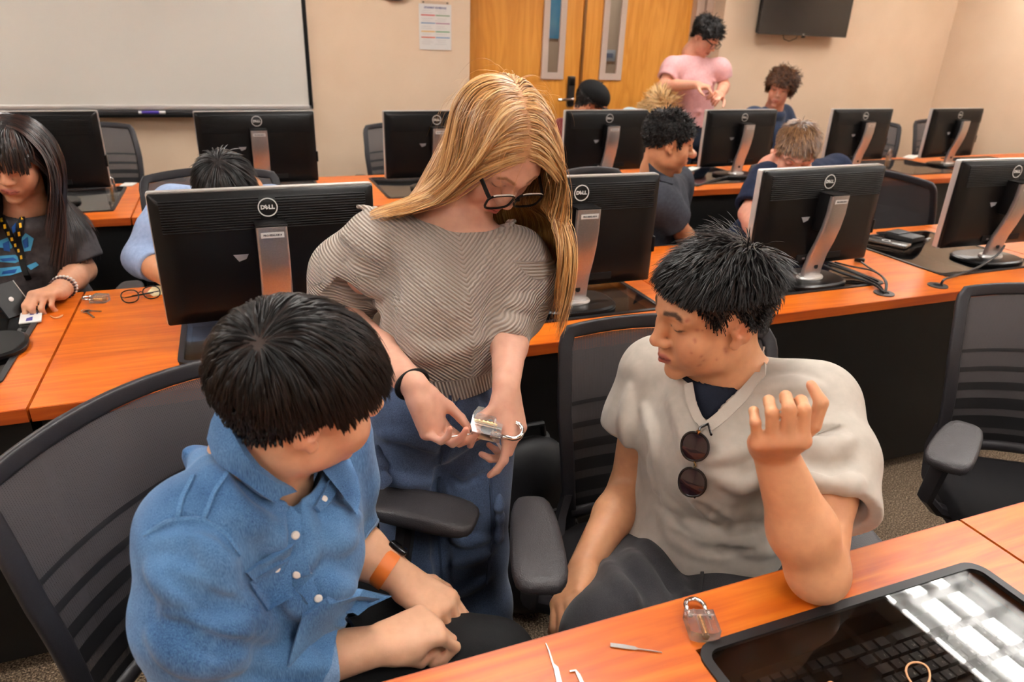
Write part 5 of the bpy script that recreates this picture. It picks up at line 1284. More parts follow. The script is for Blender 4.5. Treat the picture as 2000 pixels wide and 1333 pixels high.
# ================================================================== the other students
def bg_person(label, hd, neck, shR, shL, hip, armR, armL, skin, shirt, hem=(.55, .55), shirt_r=(.14, .145), fac=(0, -1, 0), mask=None, haircol=None, lips=None, trousers=None, knees=None, h=.0045, hc=.0055, neck_r=.056, shirt_name='tshirt', brow=None, cut=None, collar=None, sl=.062):
    S = Sdf(); hd.build(S); hd.neck(S, neck, .052*1.0, neck_r); fac = nrm(fac); neck, shR, shL, hip = map(lambda v: V(*v), (neck, shR, shL, hip))
    ch = (shR+shL)/2+V(0, 0, -.10)
    S.cap(neck, ch, .06, .08, .03); S.cap(ch, hip, .08, .08, .03); S.cap(shR, shL, .04, .04, .03)
    for sh_, a in ((shR, armR), (shL, armL)):
        S.chain([sh_, a[0], a[0]*.6+a[1]*.4, a[1]], [.044, .040, .039, .027], .015)
        if len(a) > 2: hand(S, a[1], a[2]-a[1], a[3], a[4], ((.6, .9, .4), (.8, 1.1, .5), (.9, 1.2, .5), (1., 1.2, .5)), .98, .04)
    if knees is not None:
        for k_ in knees: S.chain([hip, k_, V(k_[0], k_[1]+.03, .08)], [.06, .05, .035], .03)
    Vt, Q = S.mesh(h); q = hd.loc(Vt); sk = np.array(skin)
    C_ = hd.color(Vt, sk, lips or tuple(sk*np.array((.78, .55, .58))), brow or haircol, tuple(np.array(haircol)*1.3), mask or hairline(), 1.2, (.02, .012, .01), tuple(sk*np.array((1.0, .8, .78))))
    p_ = person(label, Vt, Q, C_)
    W_ = Sdf(); fl = (fac, 1.25)
    for sh_, a, f in ((shR, armR, hem[0]), (shL, armL, hem[1])):
        if f <= 1:
            e = sh_*(1-f)+a[0]*f; W_.chain([sh_+V(0, 0, -.01), sh_*.5+e*.5, e, e+nrm(a[0]-sh_)*.02], [sl, sl*1.05, sl, sl], .03); cutoff(W_, e, a[0]-sh_, .11, .05, .04)
        else:
            f -= 1; e = a[0]*(1-f)+a[1]*f; W_.chain([sh_+V(0, 0, -.01), sh_*.5+a[0]*.5, a[0], e], [.064, .066, .06, .052], .03); cutoff(W_, e, a[1]-a[0], .09, .038, .03)
    W_.cap(ch+V(0, 0, -.02), hip+V(0, 0, .03), shirt_r[0], shirt_r[1], .05, 1, fl); W_.cap(shR+V(0, 0, -.012), shL+V(0, 0, -.012), .064, .064, .05); W_.ell(neck+V(0, 0, -.05), (.09, .09, .04), None, .05)
    if cut: cutoff(W_, V(hip[0], hip[1], cut), (0, 0, -1), .35, 0)
    W_.cap(neck+V(0, 0, -.03), neck*.4+hd.w(0, -.028, -.05)*.6, .064, .074, .005, -1)
    r = np.random.default_rng(len(label)); 
    for i in range(14):
        a = r.uniform(0, 6.28); b = ch*(1-(u := r.uniform(0, 1)))+hip*u; d = V(math.cos(a), math.sin(a), 0); p = b+d*.12; 
        W_.cap(p-V(-d[1], d[0], r.uniform(-.5, .5))*.05, p+V(-d[1], d[0], r.uniform(-.5, .5))*.05, .006, .004, .03)
    cloth(shirt_name, p_, W_, hc, shirt, lambda P: .002*vnoise(P, 70, len(label)))
    if trousers is not None:
        Tr = Sdf(); kk = knees or ()
        for k_ in kk: Tr.chain([hip, k_, V(k_[0], k_[1]+.03, .06)], [.11, .085, .07], .04)
        cutoff(Tr, (hip[0], hip[1], .05), (0, 0, -1), .6, 0)
        cloth('trousers', p_, Tr, .011, trousers)
    return p_, S, Vt, q, W_
DARKT = cloth_mat('dark_trousers', (.010, .010, .014, 1), (.016, .016, .022, 1))

# ---- person with long dark hair and fringe (left edge)
hd = Head((-.590, 2.45, 1.122), (-.14, -.93, -.33), (.10, -.33, .93), .95, jaw=1.08, nose=1.12, cheek=1.12)
gshL, gshR = aty(116, 447, 2.53), V(-.80, 2.53, .915)
gp = bg_person('person with long dark hair and a fringe in a grey T-shirt with blue print', hd, V(-.60, 2.51, .975), gshR, gshL, V(-.64, 2.62, .52), (V(-.90, 2.52, .74), V(-.75, 2.28, .78)),
               (aty(160, 528, 2.50), aty(116, 568, 2.27), aty(84, 578, 2.20), V(0, 0, -1), -1), srgb(206, 150, 118)[:3], cloth_mat('charcoal_tee', srgb(62, 58, 60), srgb(80, 75, 76), 60), (.82, .82), (.145, .16), (0, -1, 0), hairline(.06, .03, .0, .0, -.05), BLK[1], srgb(176, 96, 88)[:3], DARKT, (V(-.72, 2.25, .52), V(-.52, 2.25, .52)), .0042, sl=.070)
gS, gW = gp[1], gp[4]
HS = Sdf(); hd.skull(HS); hd.ell(HS, (0, .030, -.035), (.062, .060, .066), .02); HS.cap(hd.w(0, -.028, -.045), (-.60, 2.51, .97), .05, .056, .03); HS.cap((-.62, 2.54, .82), (-.63, 2.58, .65), .155, .165, .04, 1, (V(0, -1, 0), 1.25)); HS.cap(gshR, gshL+V(-.06, 0, 0), .062, .055, .05)
n = 3400; r = np.random.default_rng(3); roots = pick(gp[2], smoothstep(0, .005, hairline(.058, .03, .0, .0, -.05)(gp[3]))*((np.abs(gp[3]) < .16).all(1)), n, 4); ql = hd.loc(roots); nm = tangent_grad(HS, roots)
fr = (ql[:, 1] > .025) & (np.abs(ql[:, 0]) < .052) & (ql[:, 2] > .05)
sd = np.where(ql[:, 0] > 0, 1., -1.)
dl = np.where(fr[:, None], np.stack((ql[:, 0]*3, .8*np.ones(n), -.5*np.ones(n)), 1), np.stack((sd*.75, -.15*np.ones(n), -.6*np.ones(n)), 1))
d0 = dl@hd.R.T; d0 -= nm*(d0*nm).sum(1, keepdims=True)*.9; d0 /= np.linalg.norm(d0, axis=1, keepdims=True)
ln = np.where(fr, .035+.95*np.clip(.10-np.abs(.12-ql[:, 2]), .0, .1)*.46, .36)*r.uniform(.92, 1.05, n)
def gf(P, t): 
    p = hd.loc(P); return (V(.10, -.05, 0)*np.sign(p[:, :1])*np.array([[1., 1., 1.]])*(t > .35) if False else np.concatenate((np.where(t > .35, .10*np.sign(p[:, :1]), 0.), np.full((len(P), 1), -.05*(t > .3)), np.zeros((len(P), 1))), 1))*(~fr)[:, None]+np.where(fr[:, None], 0, (hd.R@np.array((1., 0, 0)))[None]*(np.sign(p[:, :1])*.30*smoothstep(.02, .07, p[:, 1:2])*(np.abs(p[:, :1]) < .072)))
pts, nn = grow(HS, roots, d0, ln, 18, .004+.012*r.uniform(0, 1, n), .30, 0, .95, .02, 5, fieldfn=gf)
DK = np.array([srgb(26, 18, 18)[:3], srgb(36, 25, 23)[:3], srgb(18, 13, 13)[:3], srgb(58, 34, 26)[:3]])
worn('hair', gp[0], strands_mesh('hair', pts, nn, .0040*r.uniform(.7, 1.3, n), DK[r.choice(4, n)], .3), HAIRM, 'long straight dark hair with a fringe')
CY = mat('cyan_print', srgb(70, 160, 205), .7); BL = mat('blue_print', srgb(24, 84, 158), .7)
for c_, polys in ((CY, ([(0, 470), (20, 462), (34, 470), (22, 486), (0, 484)], [(38, 470), (50, 455), (66, 466), (60, 490), (46, 492), (40, 484)], [(0, 500), (30, 498), (44, 508), (30, 514), (0, 512)], [(0, 524), (40, 520), (46, 530), (20, 538), (0, 540)], [(52, 520), (70, 512), (76, 518), (60, 528)])),
                  (BL, ([(6, 476), (18, 470), (20, 492), (8, 490)], [(44, 470), (54, 462), (56, 482), (48, 486)], [(0, 506), (26, 503), (34, 509), (6, 511)], [(6, 530), (34, 525), (30, 533), (4, 536)], [(24, 444), (32, 436), (31, 452), (26, 456)]))):
    for pl in polys: worn('shirt_print', gp[0], patch(gW, pl, .0012 if c_ is CY else .0022, .0006, 3), c_)
ly = thing('lanyard', 'black and yellow lanyard around the neck of the long-haired person', 'lanyard')
for path in ([(2, 424), (14, 446), (26, 470), (40, 498), (46, 520), (56, 545)], [(50, 392), (46, 420), (38, 452), (36, 470), (44, 505)]):
    put('strap', strip(gW, path, .016, .002, 14, .004), BLACKM, ly)
YEL = mat('lanyard_yellow', srgb(236, 186, 30), .6)
for p in ((6, 432), (12, 443), (18, 455), (24, 466), (30, 479), (36, 490), (41, 503), (49, 402), (47, 414), (44, 428), (41, 441), (38, 455)): put('yellow_mark', patch(gW, [(p[0]-2, p[1]-3), (p[0]+2, p[1]-4), (p[0]+3, p[1]+3), (p[0]-1, p[1]+4)], .0065, .0006, 1), YEL, ly)
wr = aty(116, 568, 2.27); el = aty(160, 528, 2.50); t_ = nrm(wr-el); a_ = nrm(np.cross(t_, V(0, 0, 1))); b_ = np.cross(t_, a_)
for k, (m_, l_, c_) in enumerate(((mat('bead_white', (.75, .72, .68), .4), 'white beaded bracelet nearest the elbow of the long-haired person', 0), (mat('bead_dark', (.06, .03, .03), .4), 'dark red bracelet nearest the hand of the long-haired person', 1))):
    br = thing('bracelet', l_, 'bracelet')
    for i in range(22):
        q_ = 2*math.pi*i/22; c0 = wr-t_*(.045-.018*k)+a_*.033*math.cos(q_)+b_*.031*math.sin(q_)
        put('bead', MB().lathe([(.001, -.004), (.0042, -.002), (.0046, 0), (.0042, .002), (.001, .004)], 8, tuple(c0)) if i == 0 else br.children[0].data, m_, br, None if i == 0 else tuple(c0-(wr-t_*(.045-.018*k)+a_*.033)))

# ---- bowed man behind the monitor
hd = Head(aty(440, 375, 2.40), (.05, -.42, -.90), (.02, -.90, .42), 1.0)
bp_ = bg_person('man in a light blue shirt bowing his head behind the monitor', hd, V(.02, 2.53, .985), aty(340, 398, 2.53), aty(530, 398, 2.55), V(-.04, 2.62, .52), (aty(282, 505, 2.47), aty(345, 556, 2.24)), (V(.28, 2.5, .74), V(.2, 2.25, .78)),
                srgb(200, 140, 100)[:3], cloth_mat('oxford_blue', srgb(140, 160, 198), srgb(158, 178, 212), 80), (1.35, 1.4), (.15, .155), (0, -1, 0), hairline(), BLK[1], None, DARKT, (V(-.12, 2.3, .52), V(.1, 2.3, .52)), .006, sl=.066, shirt_name='shirt')
short_hair(bp_[0], hd, bp_[1], bp_[2], bp_[3], hairline(), 2600, (.01, -.05, .12), lambda ql, r: (.02+.055*smoothstep(.0, .08, ql[:, 2]))*r.uniform(.8, 1.2, len(ql)), BLK, .0038, 51, (.003, .012), .10, .02, 7, .04, stand=.08)

# ---- man in the dark polo, profile to the right
hd = Head((1.648, 2.5, 1.118), (.934, -.317, -.166), (.143, -.096, .985), .98, smile=.4, nose=.95)
pp = bg_person('smiling man in a dark grey polo shirt turned to the right', hd, V(1.635, 2.545, 1.005), aty(1282, 385, 2.44), aty(1322, 352, 2.72), V(1.60, 2.62, .52), (aty(1338, 462, 2.46), V(1.78, 2.34, .62)), (V(1.84, 2.70, .74), V(1.86, 2.48, .60)),
               srgb(202, 142, 104)[:3], cloth_mat('charcoal_polo', srgb(48, 50, 58), srgb(60, 62, 70), 80), (.62, .62), (.14, .15), (.75, -.65, 0), hairline(.07, .034, .0, .03, -.03), BLK[1], None, DARKT, (V(1.72, 2.3, .52), V(1.88, 2.42, .52)), .0031, sl=.07, shirt_name='polo_shirt')
short_hair(pp[0], hd, pp[1], pp[2], pp[3], hairline(.07, .034, .0, .03, -.03), 2400, (0, -.05, .12), lambda ql, r: (.010+.022*smoothstep(.02, .09, ql[:, 2]))*r.uniform(.8, 1.3, len(ql)), BLK, .0042, 61, (.002, .012), .03, .0, 7, .25, .6, stand=.5)
cs = Sdf(); cs.p = list(pp[4].p); cs.cap(V(1.635, 2.545, .95), hd.w(0, -.03, -.06), .078, .062, .02)
worn('collar', pp[0], patch(cs, [(1268, 318), (1280, 330), (1300, 345), (1318, 352), (1312, 362), (1290, 356), (1270, 340)], .004, .004, 4), MATS['charcoal_polo'])

# ---- brown-haired man in navy, looking down
hd = Head(aty(1553, 302, 2.36), (-.48, -.72, -.50), (-.26, -.42, .87), 1.0, jaw=1.0)
np_ = bg_person('brown-haired man in a navy top looking down behind the monitor', hd, V(2.165, 2.46, 1.005), aty(1498, 346, 2.42), aty(1632, 328, 2.58), V(2.20, 2.60, .52), (aty(1462, 418, 2.33), V(1.95, 2.22, .77)), (V(2.55, 2.5, .74), V(2.35, 2.3, .77)),
                srgb(222, 160, 136)[:3], cloth_mat('navy_tee', srgb(18, 26, 48), srgb(26, 36, 62), 80), (.85, .85), (.145, .15), (-.3, -.95, 0), hairline(.072, .036, .01, .035, -.04), srgb(96, 66, 44)[:3], None, DARKT, (V(2.1, 2.25, .52), V(2.32, 2.25, .52)), .0042, sl=.066)
BRN = [srgb(112, 76, 48)[:3], srgb(134, 96, 62)[:3], srgb(92, 62, 40)[:3], srgb(150, 110, 74)[:3]]
short_hair(np_[0], hd, np_[1], np_[2], np_[3], hairline(.072, .036, .01, .035, -.04), 2800, (0, -.06, .115), lambda ql, r: (.010+.030*smoothstep(.03, .09, ql[:, 2]))*r.uniform(.8, 1.2, len(ql)), BRN, .0034, 71, (.002, .010), .04, .0, 7, .06, stand=.3)

# ---- standing man in pink
hd = Head((3.165, 4.5, 1.529), (.34, -.74, -.57), (.24, -.53, .82), 1.0)
pk = bg_person('standing man in a pink T-shirt and glasses looking at his hands', hd, V(3.12, 4.57, 1.43), aty(1314, 127, 4.56), aty(1406, 130, 4.50), V(3.22, 4.55, .90), (aty(1296, 168, 4.50), aty(1362, 166, 4.27), aty(1385, 172, 4.2), V(.1, 0, -1), -1), (aty(1414, 168, 4.48), aty(1408, 184, 4.22), aty(1402, 186, 4.15), V(-.6, 0, -.7), 1),
               srgb(222, 160, 132)[:3], cloth_mat('pink_tee', srgb(212, 160, 162), srgb(222, 172, 173), 60), (.66, .66), (.150, .152), (.25, -.97, 0), hairline(), BLK[1], None, None, None, .005, sl=.060, cut=.93)
short_hair(pk[0], hd, pk[1], pk[2], pk[3], hairline(), 2200, (0, -.05, .12), lambda ql, r: (.014+.032*smoothstep(.02, .09, ql[:, 2]))*r.uniform(.8, 1.3, len(ql)), BLK, .0055, 81, (.003, .018), .04, .0, 8, .2, .7, stand=.5)
Tr = Sdf(); Tr.cap((3.22, 4.55, .93), (3.22, 4.55, .86), .13, .14, .04, 1, (V(.2, -.98, 0), 1.25))
for x in (3.13, 3.31): Tr.chain([V(x, 4.55, .84), V(x, 4.55, .45), V(x, 4.57, .08)], [.085, .07, .06], .03)
cutoff(Tr, (3.22, 4.55, .05), (0, 0, -1), .4, 0); cloth('trousers', pk[0], Tr, .011, cloth_mat('navy_trousers', (.012, .018, .035, 1), (.02, .028, .05, 1)))
for x in (3.13, 3.31):
    sh = Sdf(); sh.ell((x, 4.52, .045), (.05, .13, .045), None, .02); cutoff(sh, (x, 4.52, .003), (0, 0, -1), .3, 0); cloth('shoe', pk[0], sh, .01, BLACKM)
PINKHD = hd

# ---- curly-haired man by the wall
hd = Head((3.769, 4.35, 1.201), (-.70, -.68, -.20), (-.02, -.22, .97), 1.0)
cu = bg_person('curly brown-haired man in a dark blue top under the television', hd, V(3.79, 4.40, 1.075), V(3.58, 4.36, 1.02), V(3.97, 4.50, 1.02), V(3.80, 4.50, .52), (V(3.5, 4.28, .80), V(3.55, 4.05, .80)), (V(4.03, 4.40, .80), V(3.95, 4.12, .79)),
               srgb(216, 156, 130)[:3], cloth_mat('slate_tee', srgb(34, 48, 72), srgb(44, 60, 88), 80), (.7, .7), (.145, .15), (-.3, -.95, 0), hairline(.068, .03, .0, .02, -.04), srgb(70, 44, 28)[:3], None, DARKT, (V(3.7, 4.15, .52), V(3.9, 4.15, .52)), .005, sl=.068)
short_hair(cu[0], hd, cu[1], cu[2], cu[3], hairline(.064, .03, -.01, .0, -.05), 2600, (0, -.03, .12), lambda ql, r: (.045+.03*smoothstep(.02, .09, ql[:, 2]))*r.uniform(.8, 1.3, len(ql)), [srgb(70, 42, 26)[:3], srgb(96, 60, 36)[:3], srgb(56, 34, 22)[:3]], .0060, 91, (.006, .036), .05, .0, 9, .25, 1.0, stand=.6)

# ---- person in the black cap
hd = Head(aty(1152, 205, 4.30), (.80, -.30, -.50), (.42, -.25, .85), 1.06)
cp_ = bg_person('person in a black cap and maroon shirt behind the back-row monitor', hd, aty(1135, 235, 4.50), aty(1098, 250, 4.46), aty(1190, 245, 4.56), V(2.30, 4.58, .52), (V(2.1, 4.3, .80), V(2.2, 4.05, .80)), (V(2.5, 4.4, .8), V(2.45, 4.1, .8)),
                srgb(190, 130, 96)[:3], cloth_mat('maroon_tee', srgb(92, 22, 30), srgb(108, 30, 38), 80), (.7, .7), (.15, .15), (.1, -1, 0), hairline(), BLK[1], None, DARKT, (V(2.2, 4.2, .52), V(2.42, 4.2, .52)), .006, sl=.068)
short_hair(cp_[0], hd, cp_[1], cp_[2], cp_[3], hairline(), 900, (0, -.05, .12), .02, BLK, .006, 95, (.002, .008), .05, .0, 5, .05, stand=.1)
K_ = Sdf(); hd.ell(K_, (0, -.012, .062), (.088, .108, .082), .02); cutoff(K_, hd.w(0, 0, .030), hd.R@np.array((0, -.12, -1.)), .3, 0)
CAPM = cloth_mat('black_cap_cotton', (.004, .004, .0045, 1), (.006, .006, .0065, 1), 200)
kc = tag(cloth('baseball_cap', None, K_, .006, CAPM), 'black baseball cap with its brim to the right in front of the doors', 'cap')
brim = MB(); rows = []
for i in range(13):
    a = -1.15+2.3*i/12; rows.append([hd.w(.082*math.sin(a), .092*math.cos(a), .040), hd.w(.092*math.sin(a)*.95, .095+.105*math.cos(a)*1.0, .034-.012*math.sin(a)**2), hd.w(.088*math.sin(a)*.95, .09+.104*math.cos(a), .028-.012*math.sin(a)**2), hd.w(.080*math.sin(a), .088*math.cos(a), .034)])
put('brim', brim.grid(rows), CAPM, kc); put('button', MB().lathe([(.001, -.004), (.008, -.002), (.008, .002), (.001, .004)], 10, tuple(hd.w(0, -.012, .146))), CAPM, kc)

# ---- blonde head bent behind the monitors
hd = Head(aty(1280, 218, 4.48), (.35, -.45, -.82), (.35, -.72, .60), .95)
bl = bg_person('blonde person bending low behind the back-row monitors', hd, aty(1300, 225, 4.55), V(2.62, 4.50, 1.0), V(2.98, 4.58, 1.0), V(2.80, 4.62, .52), (V(2.55, 4.3, .8), V(2.65, 4.08, .8)), (V(3.0, 4.35, .8), V(2.9, 4.08, .8)),
               srgb(222, 170, 146)[:3], cloth_mat('pale_blue_top', srgb(176, 204, 214), srgb(190, 214, 222), 80), (.8, .8), (.13, .14), (0, -1, 0), hairline(.075, .04, .01, .0, -.05), srgb(190, 150, 100)[:3], None, DARKT, (V(2.7, 4.25, .52), V(2.9, 4.25, .52)), .006, sl=.062)
short_hair(bl[0], hd, bl[1], bl[2], bl[3], hairline(.075, .04, .01, .0, -.05), 1800, (0, .02, .12), lambda ql, r: .13*r.uniform(.7, 1.2, len(ql)), [srgb(214, 172, 112)[:3], srgb(232, 196, 140)[:3], srgb(176, 128, 76)[:3]], .006, 97, (.004, .028), .05, .0, 9, .12, .3, stand=.3, extra=lambda P, t: np.array([[.16, .05, .02]])*np.ones((len(P), 1)))
# ================================================================== small things
# ---- glasses worn on faces
def rim(c, ex, ey, w, h, n=28, p=3.6):
    out = []
    for i in range(n):
        a = 2*math.pi*i/n; r_ = (abs(math.cos(a))**p+abs(math.sin(a))**p)**(-1/p); out.append(V(*c)+ex*(w/2*r_*math.cos(a)*(1+.06*math.sin(a)))+ey*(h/2*r_*math.sin(a)))
    return out
LENS = glass_mat('lens_clear', (.93, .93, .93), .01, 1.32)
def worn_glasses(hd, label, z0=.010, y0=.110, th=.0021, col=None, tilt=0.0, w=.053, h=.038, top=None):
    col = col or BLACK
    g = thing('eyeglasses', label, 'glasses'); ex = hd.R[:, 0]; ey = hd.R@nrm((0, -tilt, 1)); 
    fr_ = MB()
    for q in (-1, 1):
        c = hd.w(q*.034, y0, z0); lp_ = rim(c, ex*hd.s, ey*hd.s, w, h); fr_.tube(lp_+[lp_[0], lp_[1]], th, 6, False)
        ln = MB().add([c]+[p for p in lp_], [(0, i+1, (i+1) % len(lp_)+1) for i in range(len(lp_))]); put('lens', ln, LENS, g)
        t0 = hd.w(q*(.034+w/2), y0-.002, z0+h*.36); t1 = hd.w(q*.077, .012, .022); t2 = hd.w(q*.078, -.012, .012); t3 = hd.w(q*.077, -.028, -.012)
        put('temple', MB().tube([t0, hd.w(q*(.036+w/2), y0-.010, z0+h*.36), t1, t2, t3], [th*1.3]*3+[th]*2, 8, True, 1.4), col, g)
        if top: put('rim_top_edge', MB().tube([p+ey*th*.9 for p in lp_[4:12]], th*.55, 5), top, g)  # white upper edge of the frame
    fr_.tube([hd.w(-.034+w/2, y0, z0+h*.25), hd.w(-.004, y0+.004, z0+h*.30), hd.w(.004, y0+.004, z0+h*.30), hd.w(.034-w/2, y0, z0+h*.25)], th*1.1, 8)
    put('frame', fr_, col, g); return g
worn_glasses(WOMAN[1], 'black and white framed glasses slipped down the nose of the blonde person', .004, .114, .0023, None, .15, .056, .037, mat('frame_white', (.75, .73, .70), .3))
worn_glasses(PINKHD, 'thin dark glasses on the man in pink', .008, .112, .002)

# ---- sunglasses hanging from the T-shirt neckline
def hung_sunglasses():
    Wb, vt_, fac = BEIGE[3], BEIGE[4], BEIGE[5]
    c1, c2 = hit(Wb, [(1361, 866), (1356, 935)]); gN = nrm(fac+V(0, 0, .15)); dn = nrm(c2-c1); sx = nrm(np.cross(dn, gN)); off = gN*.018
    g = thing('sunglasses', 'dark round sunglasses hooked on the neckline of the pale T-shirt', 'sunglasses')
    SG = mat('sun_lens', (.020, .010, .014), .06, spec=.6); FR = mat('sun_frame', (.006, .005, .006), .25)
    for c in (c1, c2):
        p = rim(c+off, dn, sx, .050, .046, 30, 2.15); put('rim', MB().tube(p+[p[0], p[1]], .0021, 8, False), FR, g)
        ln = MB(); rings = [[c+off+(q-c-off)*t+gN*.003*(1-t*t) for q in p] for t in (.02, .35, .7, 1.0)]; m_ = len(p)
        ln.add([q for r_ in rings for q in r_], [(i*m_+j, i*m_+(j+1) % m_, (i+1)*m_+(j+1) % m_, (i+1)*m_+j) for i in range(3) for j in range(m_)]+[tuple(range(m_))]); put('lens', ln, SG, g)
    a, b = c1+off+dn*.0255, c2+off-dn*.0255
    put('bridge', MB().tube([a, (a+b)/2+gN*.003-sx*.004, b], .0014, 8), BRASS, g)
    h0 = c1+off-dn*.026-sx*.004
    put('temple', MB().tube([h0, h0-gN*.012-dn*.004, h0-gN*.02-sx*.012-dn*.006+V(0, 0, .004), h0-sx*.022+gN*.004+dn*.0], .0022, 8, True, 1.3), FR, g)
    put('hinge', MB().box(tuple(h0), (.006, .006, .006), .001), BRASS, g)
    put('temple', MB().tube([c2+off+dn*.026-sx*.006, c2+off+dn*.024-gN*.012, c1+off-gN*.013], .0018, 8), FR, g)
hung_sunglasses()

# ---- clear practice padlocks
ACR = mat('clear_acrylic', (.97, .95, .93), .03); bsdf(ACR).inputs['Transmission Weight'].default_value = .93; bsdf(ACR).inputs['IOR'].default_value = 1.42
def padlock_mesh():
    c = {}; ol = [(-.021, -.020), (-.010, -.0245), (.010, -.0245), (.021, -.020), (.021, .020), (-.021, .020)]
    c['body'] = MB().prism(ol, 0, .017).mesh('body', .3)
    c['body_rib'] = MB().box((-.008, 0, .018), (.002, .038, .002)).box((.008, 0, .018), (.002, .038, .002)).box((0, .008, .018), (.038, .002, .002)).mesh('rib')
    pts = [(-.0135, .010, .0085), (-.0135, .034, .0085)]+[(-.0135*math.cos(a), .034+.0145*math.sin(a), .0085) for a in np.linspace(.2, math.pi-.2, 9)]+[(.0135, .034, .0085), (.0135, .006, .0085)]
    c['shackle'] = MB().tube(pts, .0036, 10).mesh('shackle', 3)
    c['cylinder'] = MB().tube([(0, -.021, .0075), (0, .012, .0075)], .0052, 12).mesh('cyl', .8)
    c['pin'] = join(*[MB().tube([(0, -.014+.006*k, .0115), (0, -.014+.006*k, .0155)], .0013, 6) for k in range(4)]).mesh('pin', .8)
    return c
PL = padlock_mesh()
def padlock(loc, rot, label, scale=1.0):
    o = put('padlock', None, loc=tuple(loc), rot=rot); tag(o, label, 'padlock', 'clear practice padlocks'); o.scale = (scale,)*3
    put('body', PL['body'], ACR, o); put('body_rib', PL['body_rib'], ACR, o); put('shackle', PL['shackle'], CHROME, o); cy = put('cylinder', PL['cylinder'], BRASS, o); put('pin_stack', PL['pin'], BRASS, cy)
    return o
padlock((.540, .590, .7415), (0, 0, -.34), 'clear padlock with a chrome shackle lying beside the smoked glass in the foreground', 1.0)
padlock((-.415, 2.235, .7415), (0, 0, 1.2), 'clear padlock beside the keys on the middle-row desk')
padlock((-.560, 3.79, .766), (math.pi/2, 0, .2), 'clear padlock standing by the left back-row monitor', 1.15)
padlock((4.50, 3.93, .766), (math.pi/2, 0, .3), 'clear padlock standing by the right back-row monitor', 1.2)
hL, hR = WOMAN[3], WOMAN[2]
lk = aty(953, 836, .974)
pw = put('padlock', None); Yx = nrm(_r*.96-_u*.22); Zx = nrm(-_f*.75+_u*.6); Zx = nrm(Zx-Yx*(Zx@Yx)); Xx = np.cross(Yx, Zx)
pw.rotation_euler = Matrix(np.stack((Xx, Yx, Zx), 1).tolist()).to_euler(); pw.location = tuple(lk); tag(pw, 'clear padlock held in the hand of the blonde person', 'padlock', 'clear practice padlocks'); pw.scale = (1.2,)*3
put('body', PL['body'], ACR, pw); put('body_rib', PL['body_rib'], ACR, pw); cy = put('cylinder', PL['cylinder'], BRASS, pw); put('pin_stack', PL['pin'], BRASS, cy); put('shackle', PL['shackle'], CHROME, pw)
tw = thing('tension_wrench', 'flat steel tension wrench stuck in the held padlock', 'tool')
a, b = aty(960, 846, .955), aty(991, 897, .948); d = nrm(b-a); s_ = nrm(np.cross(d, _f)); put('blade', MB().add([a-s_*.0022, a+s_*.0022, b+s_*.0022, b-s_*.0022, a-s_*.0022-_f*.001, a+s_*.0022-_f*.001, b+s_*.0022-_f*.001, b-s_*.0022-_f*.001], [(0, 1, 2, 3), (7, 6, 5, 4), (0, 4, 5, 1), (1, 5, 6, 2), (2, 6, 7, 3), (3, 7, 4, 0)]), SILVERL, tw)
put('hook', MB().tube([b, b-s_*.006+d*.001], .0016, 6), SILVERL, tw)
pk_ = thing('lock_pick', 'thin lock pick between the blonde person hands', 'tool')
put('shaft', MB().tube([aty(862, 856, .975), aty(935, 846, .968)], .0010, 6), STEEL, pk_); put('handle', MB().tube([aty(846, 857, .99), aty(866, 855, .985)], .0028, 8, True, .5), STEEL, pk_)

# ---- picks lying on the foreground desk
def flat_tool(label, pts, widths, tip=None, z=.7415, t=.0012, name='lock_pick'):
    P_ = [atz(x, y, z) for x, y in pts]; o = thing(name, label, 'tool'); g = []
    for i, p in enumerate(P_):
        d = nrm(P_[min(i+1, len(P_)-1)]-P_[max(i-1, 0)]); s_ = V(-d[1], d[0], 0)*widths[i]/2; g.append([p-s_, p-s_+V(0, 0, t), p+s_+V(0, 0, t), p+s_])
    k = next((i for i in range(1, len(widths)) if abs(widths[i]-widths[i-1]) > .002), len(P_)//2)
    put('handle' if widths[0] > widths[-1] else 'shaft', MB().grid(g[:k+1]), STEEL, o); put('shaft' if widths[0] > widths[-1] else 'handle', MB().grid(g[k:]), STEEL, o); return o
flat_tool('steel lock pick pointing away at the left end of the foreground desk', [(1066, 1258), (1072, 1272), (1080, 1298), (1086, 1306), (1092, 1333), (1096, 1350)], [.001, .0016, .0022, .006, .0065, .0065])
flat_tool('steel lock pick with a flat handle lying across the foreground desk', [(1192, 1261), (1215, 1264), (1240, 1268), (1246, 1269), (1270, 1272), (1293, 1276)], [.0065, .007, .006, .002, .0018, .001])
flat_tool('short bent tension tool at the bottom edge of the foreground desk', [(1113, 1313), (1124, 1311), (1130, 1320), (1140, 1342)], [.0022, .0024, .0045, .0045], name='tension_tool')
def band(label, pts, z, r=.0013):
    P_ = [atz(x, y, z) for x, y in pts]; P_ = resample(np.array(P_+[P_[0]]), .004)
    k = np.ones(5)/5; Pc = np.concatenate((P_[-3:-1], P_, P_[1:3])); Pm = np.stack([np.convolve(Pc[:, i], k, 'valid') for i in range(3)], 1); Pm = np.concatenate((Pm, Pm[1:3]))
    return tag(put('rubber_band', MB().tube(list(Pm), r, 8, False), mat('tan_rubber', srgb(206, 150, 108), .6)), label, 'rubber band')
band('tan rubber band loop lying on the smoked glass over the keyboard', [(1768, 1303), (1784, 1292), (1810, 1298), (1818, 1318), (1812, 1340), (1790, 1345), (1772, 1325)], TOPZ+.005)
band('tan rubber band at the bottom edge beside the keyboard', [(1612, 1338), (1620, 1329), (1632, 1334), (1630, 1345), (1616, 1348)], TOPZ+.005)
band('cream rubber band crumpled near the seam of the left desk', [(97, 616), (106, 622), (118, 618), (124, 614), (118, 621), (108, 622), (101, 619)], .7425, .0012)

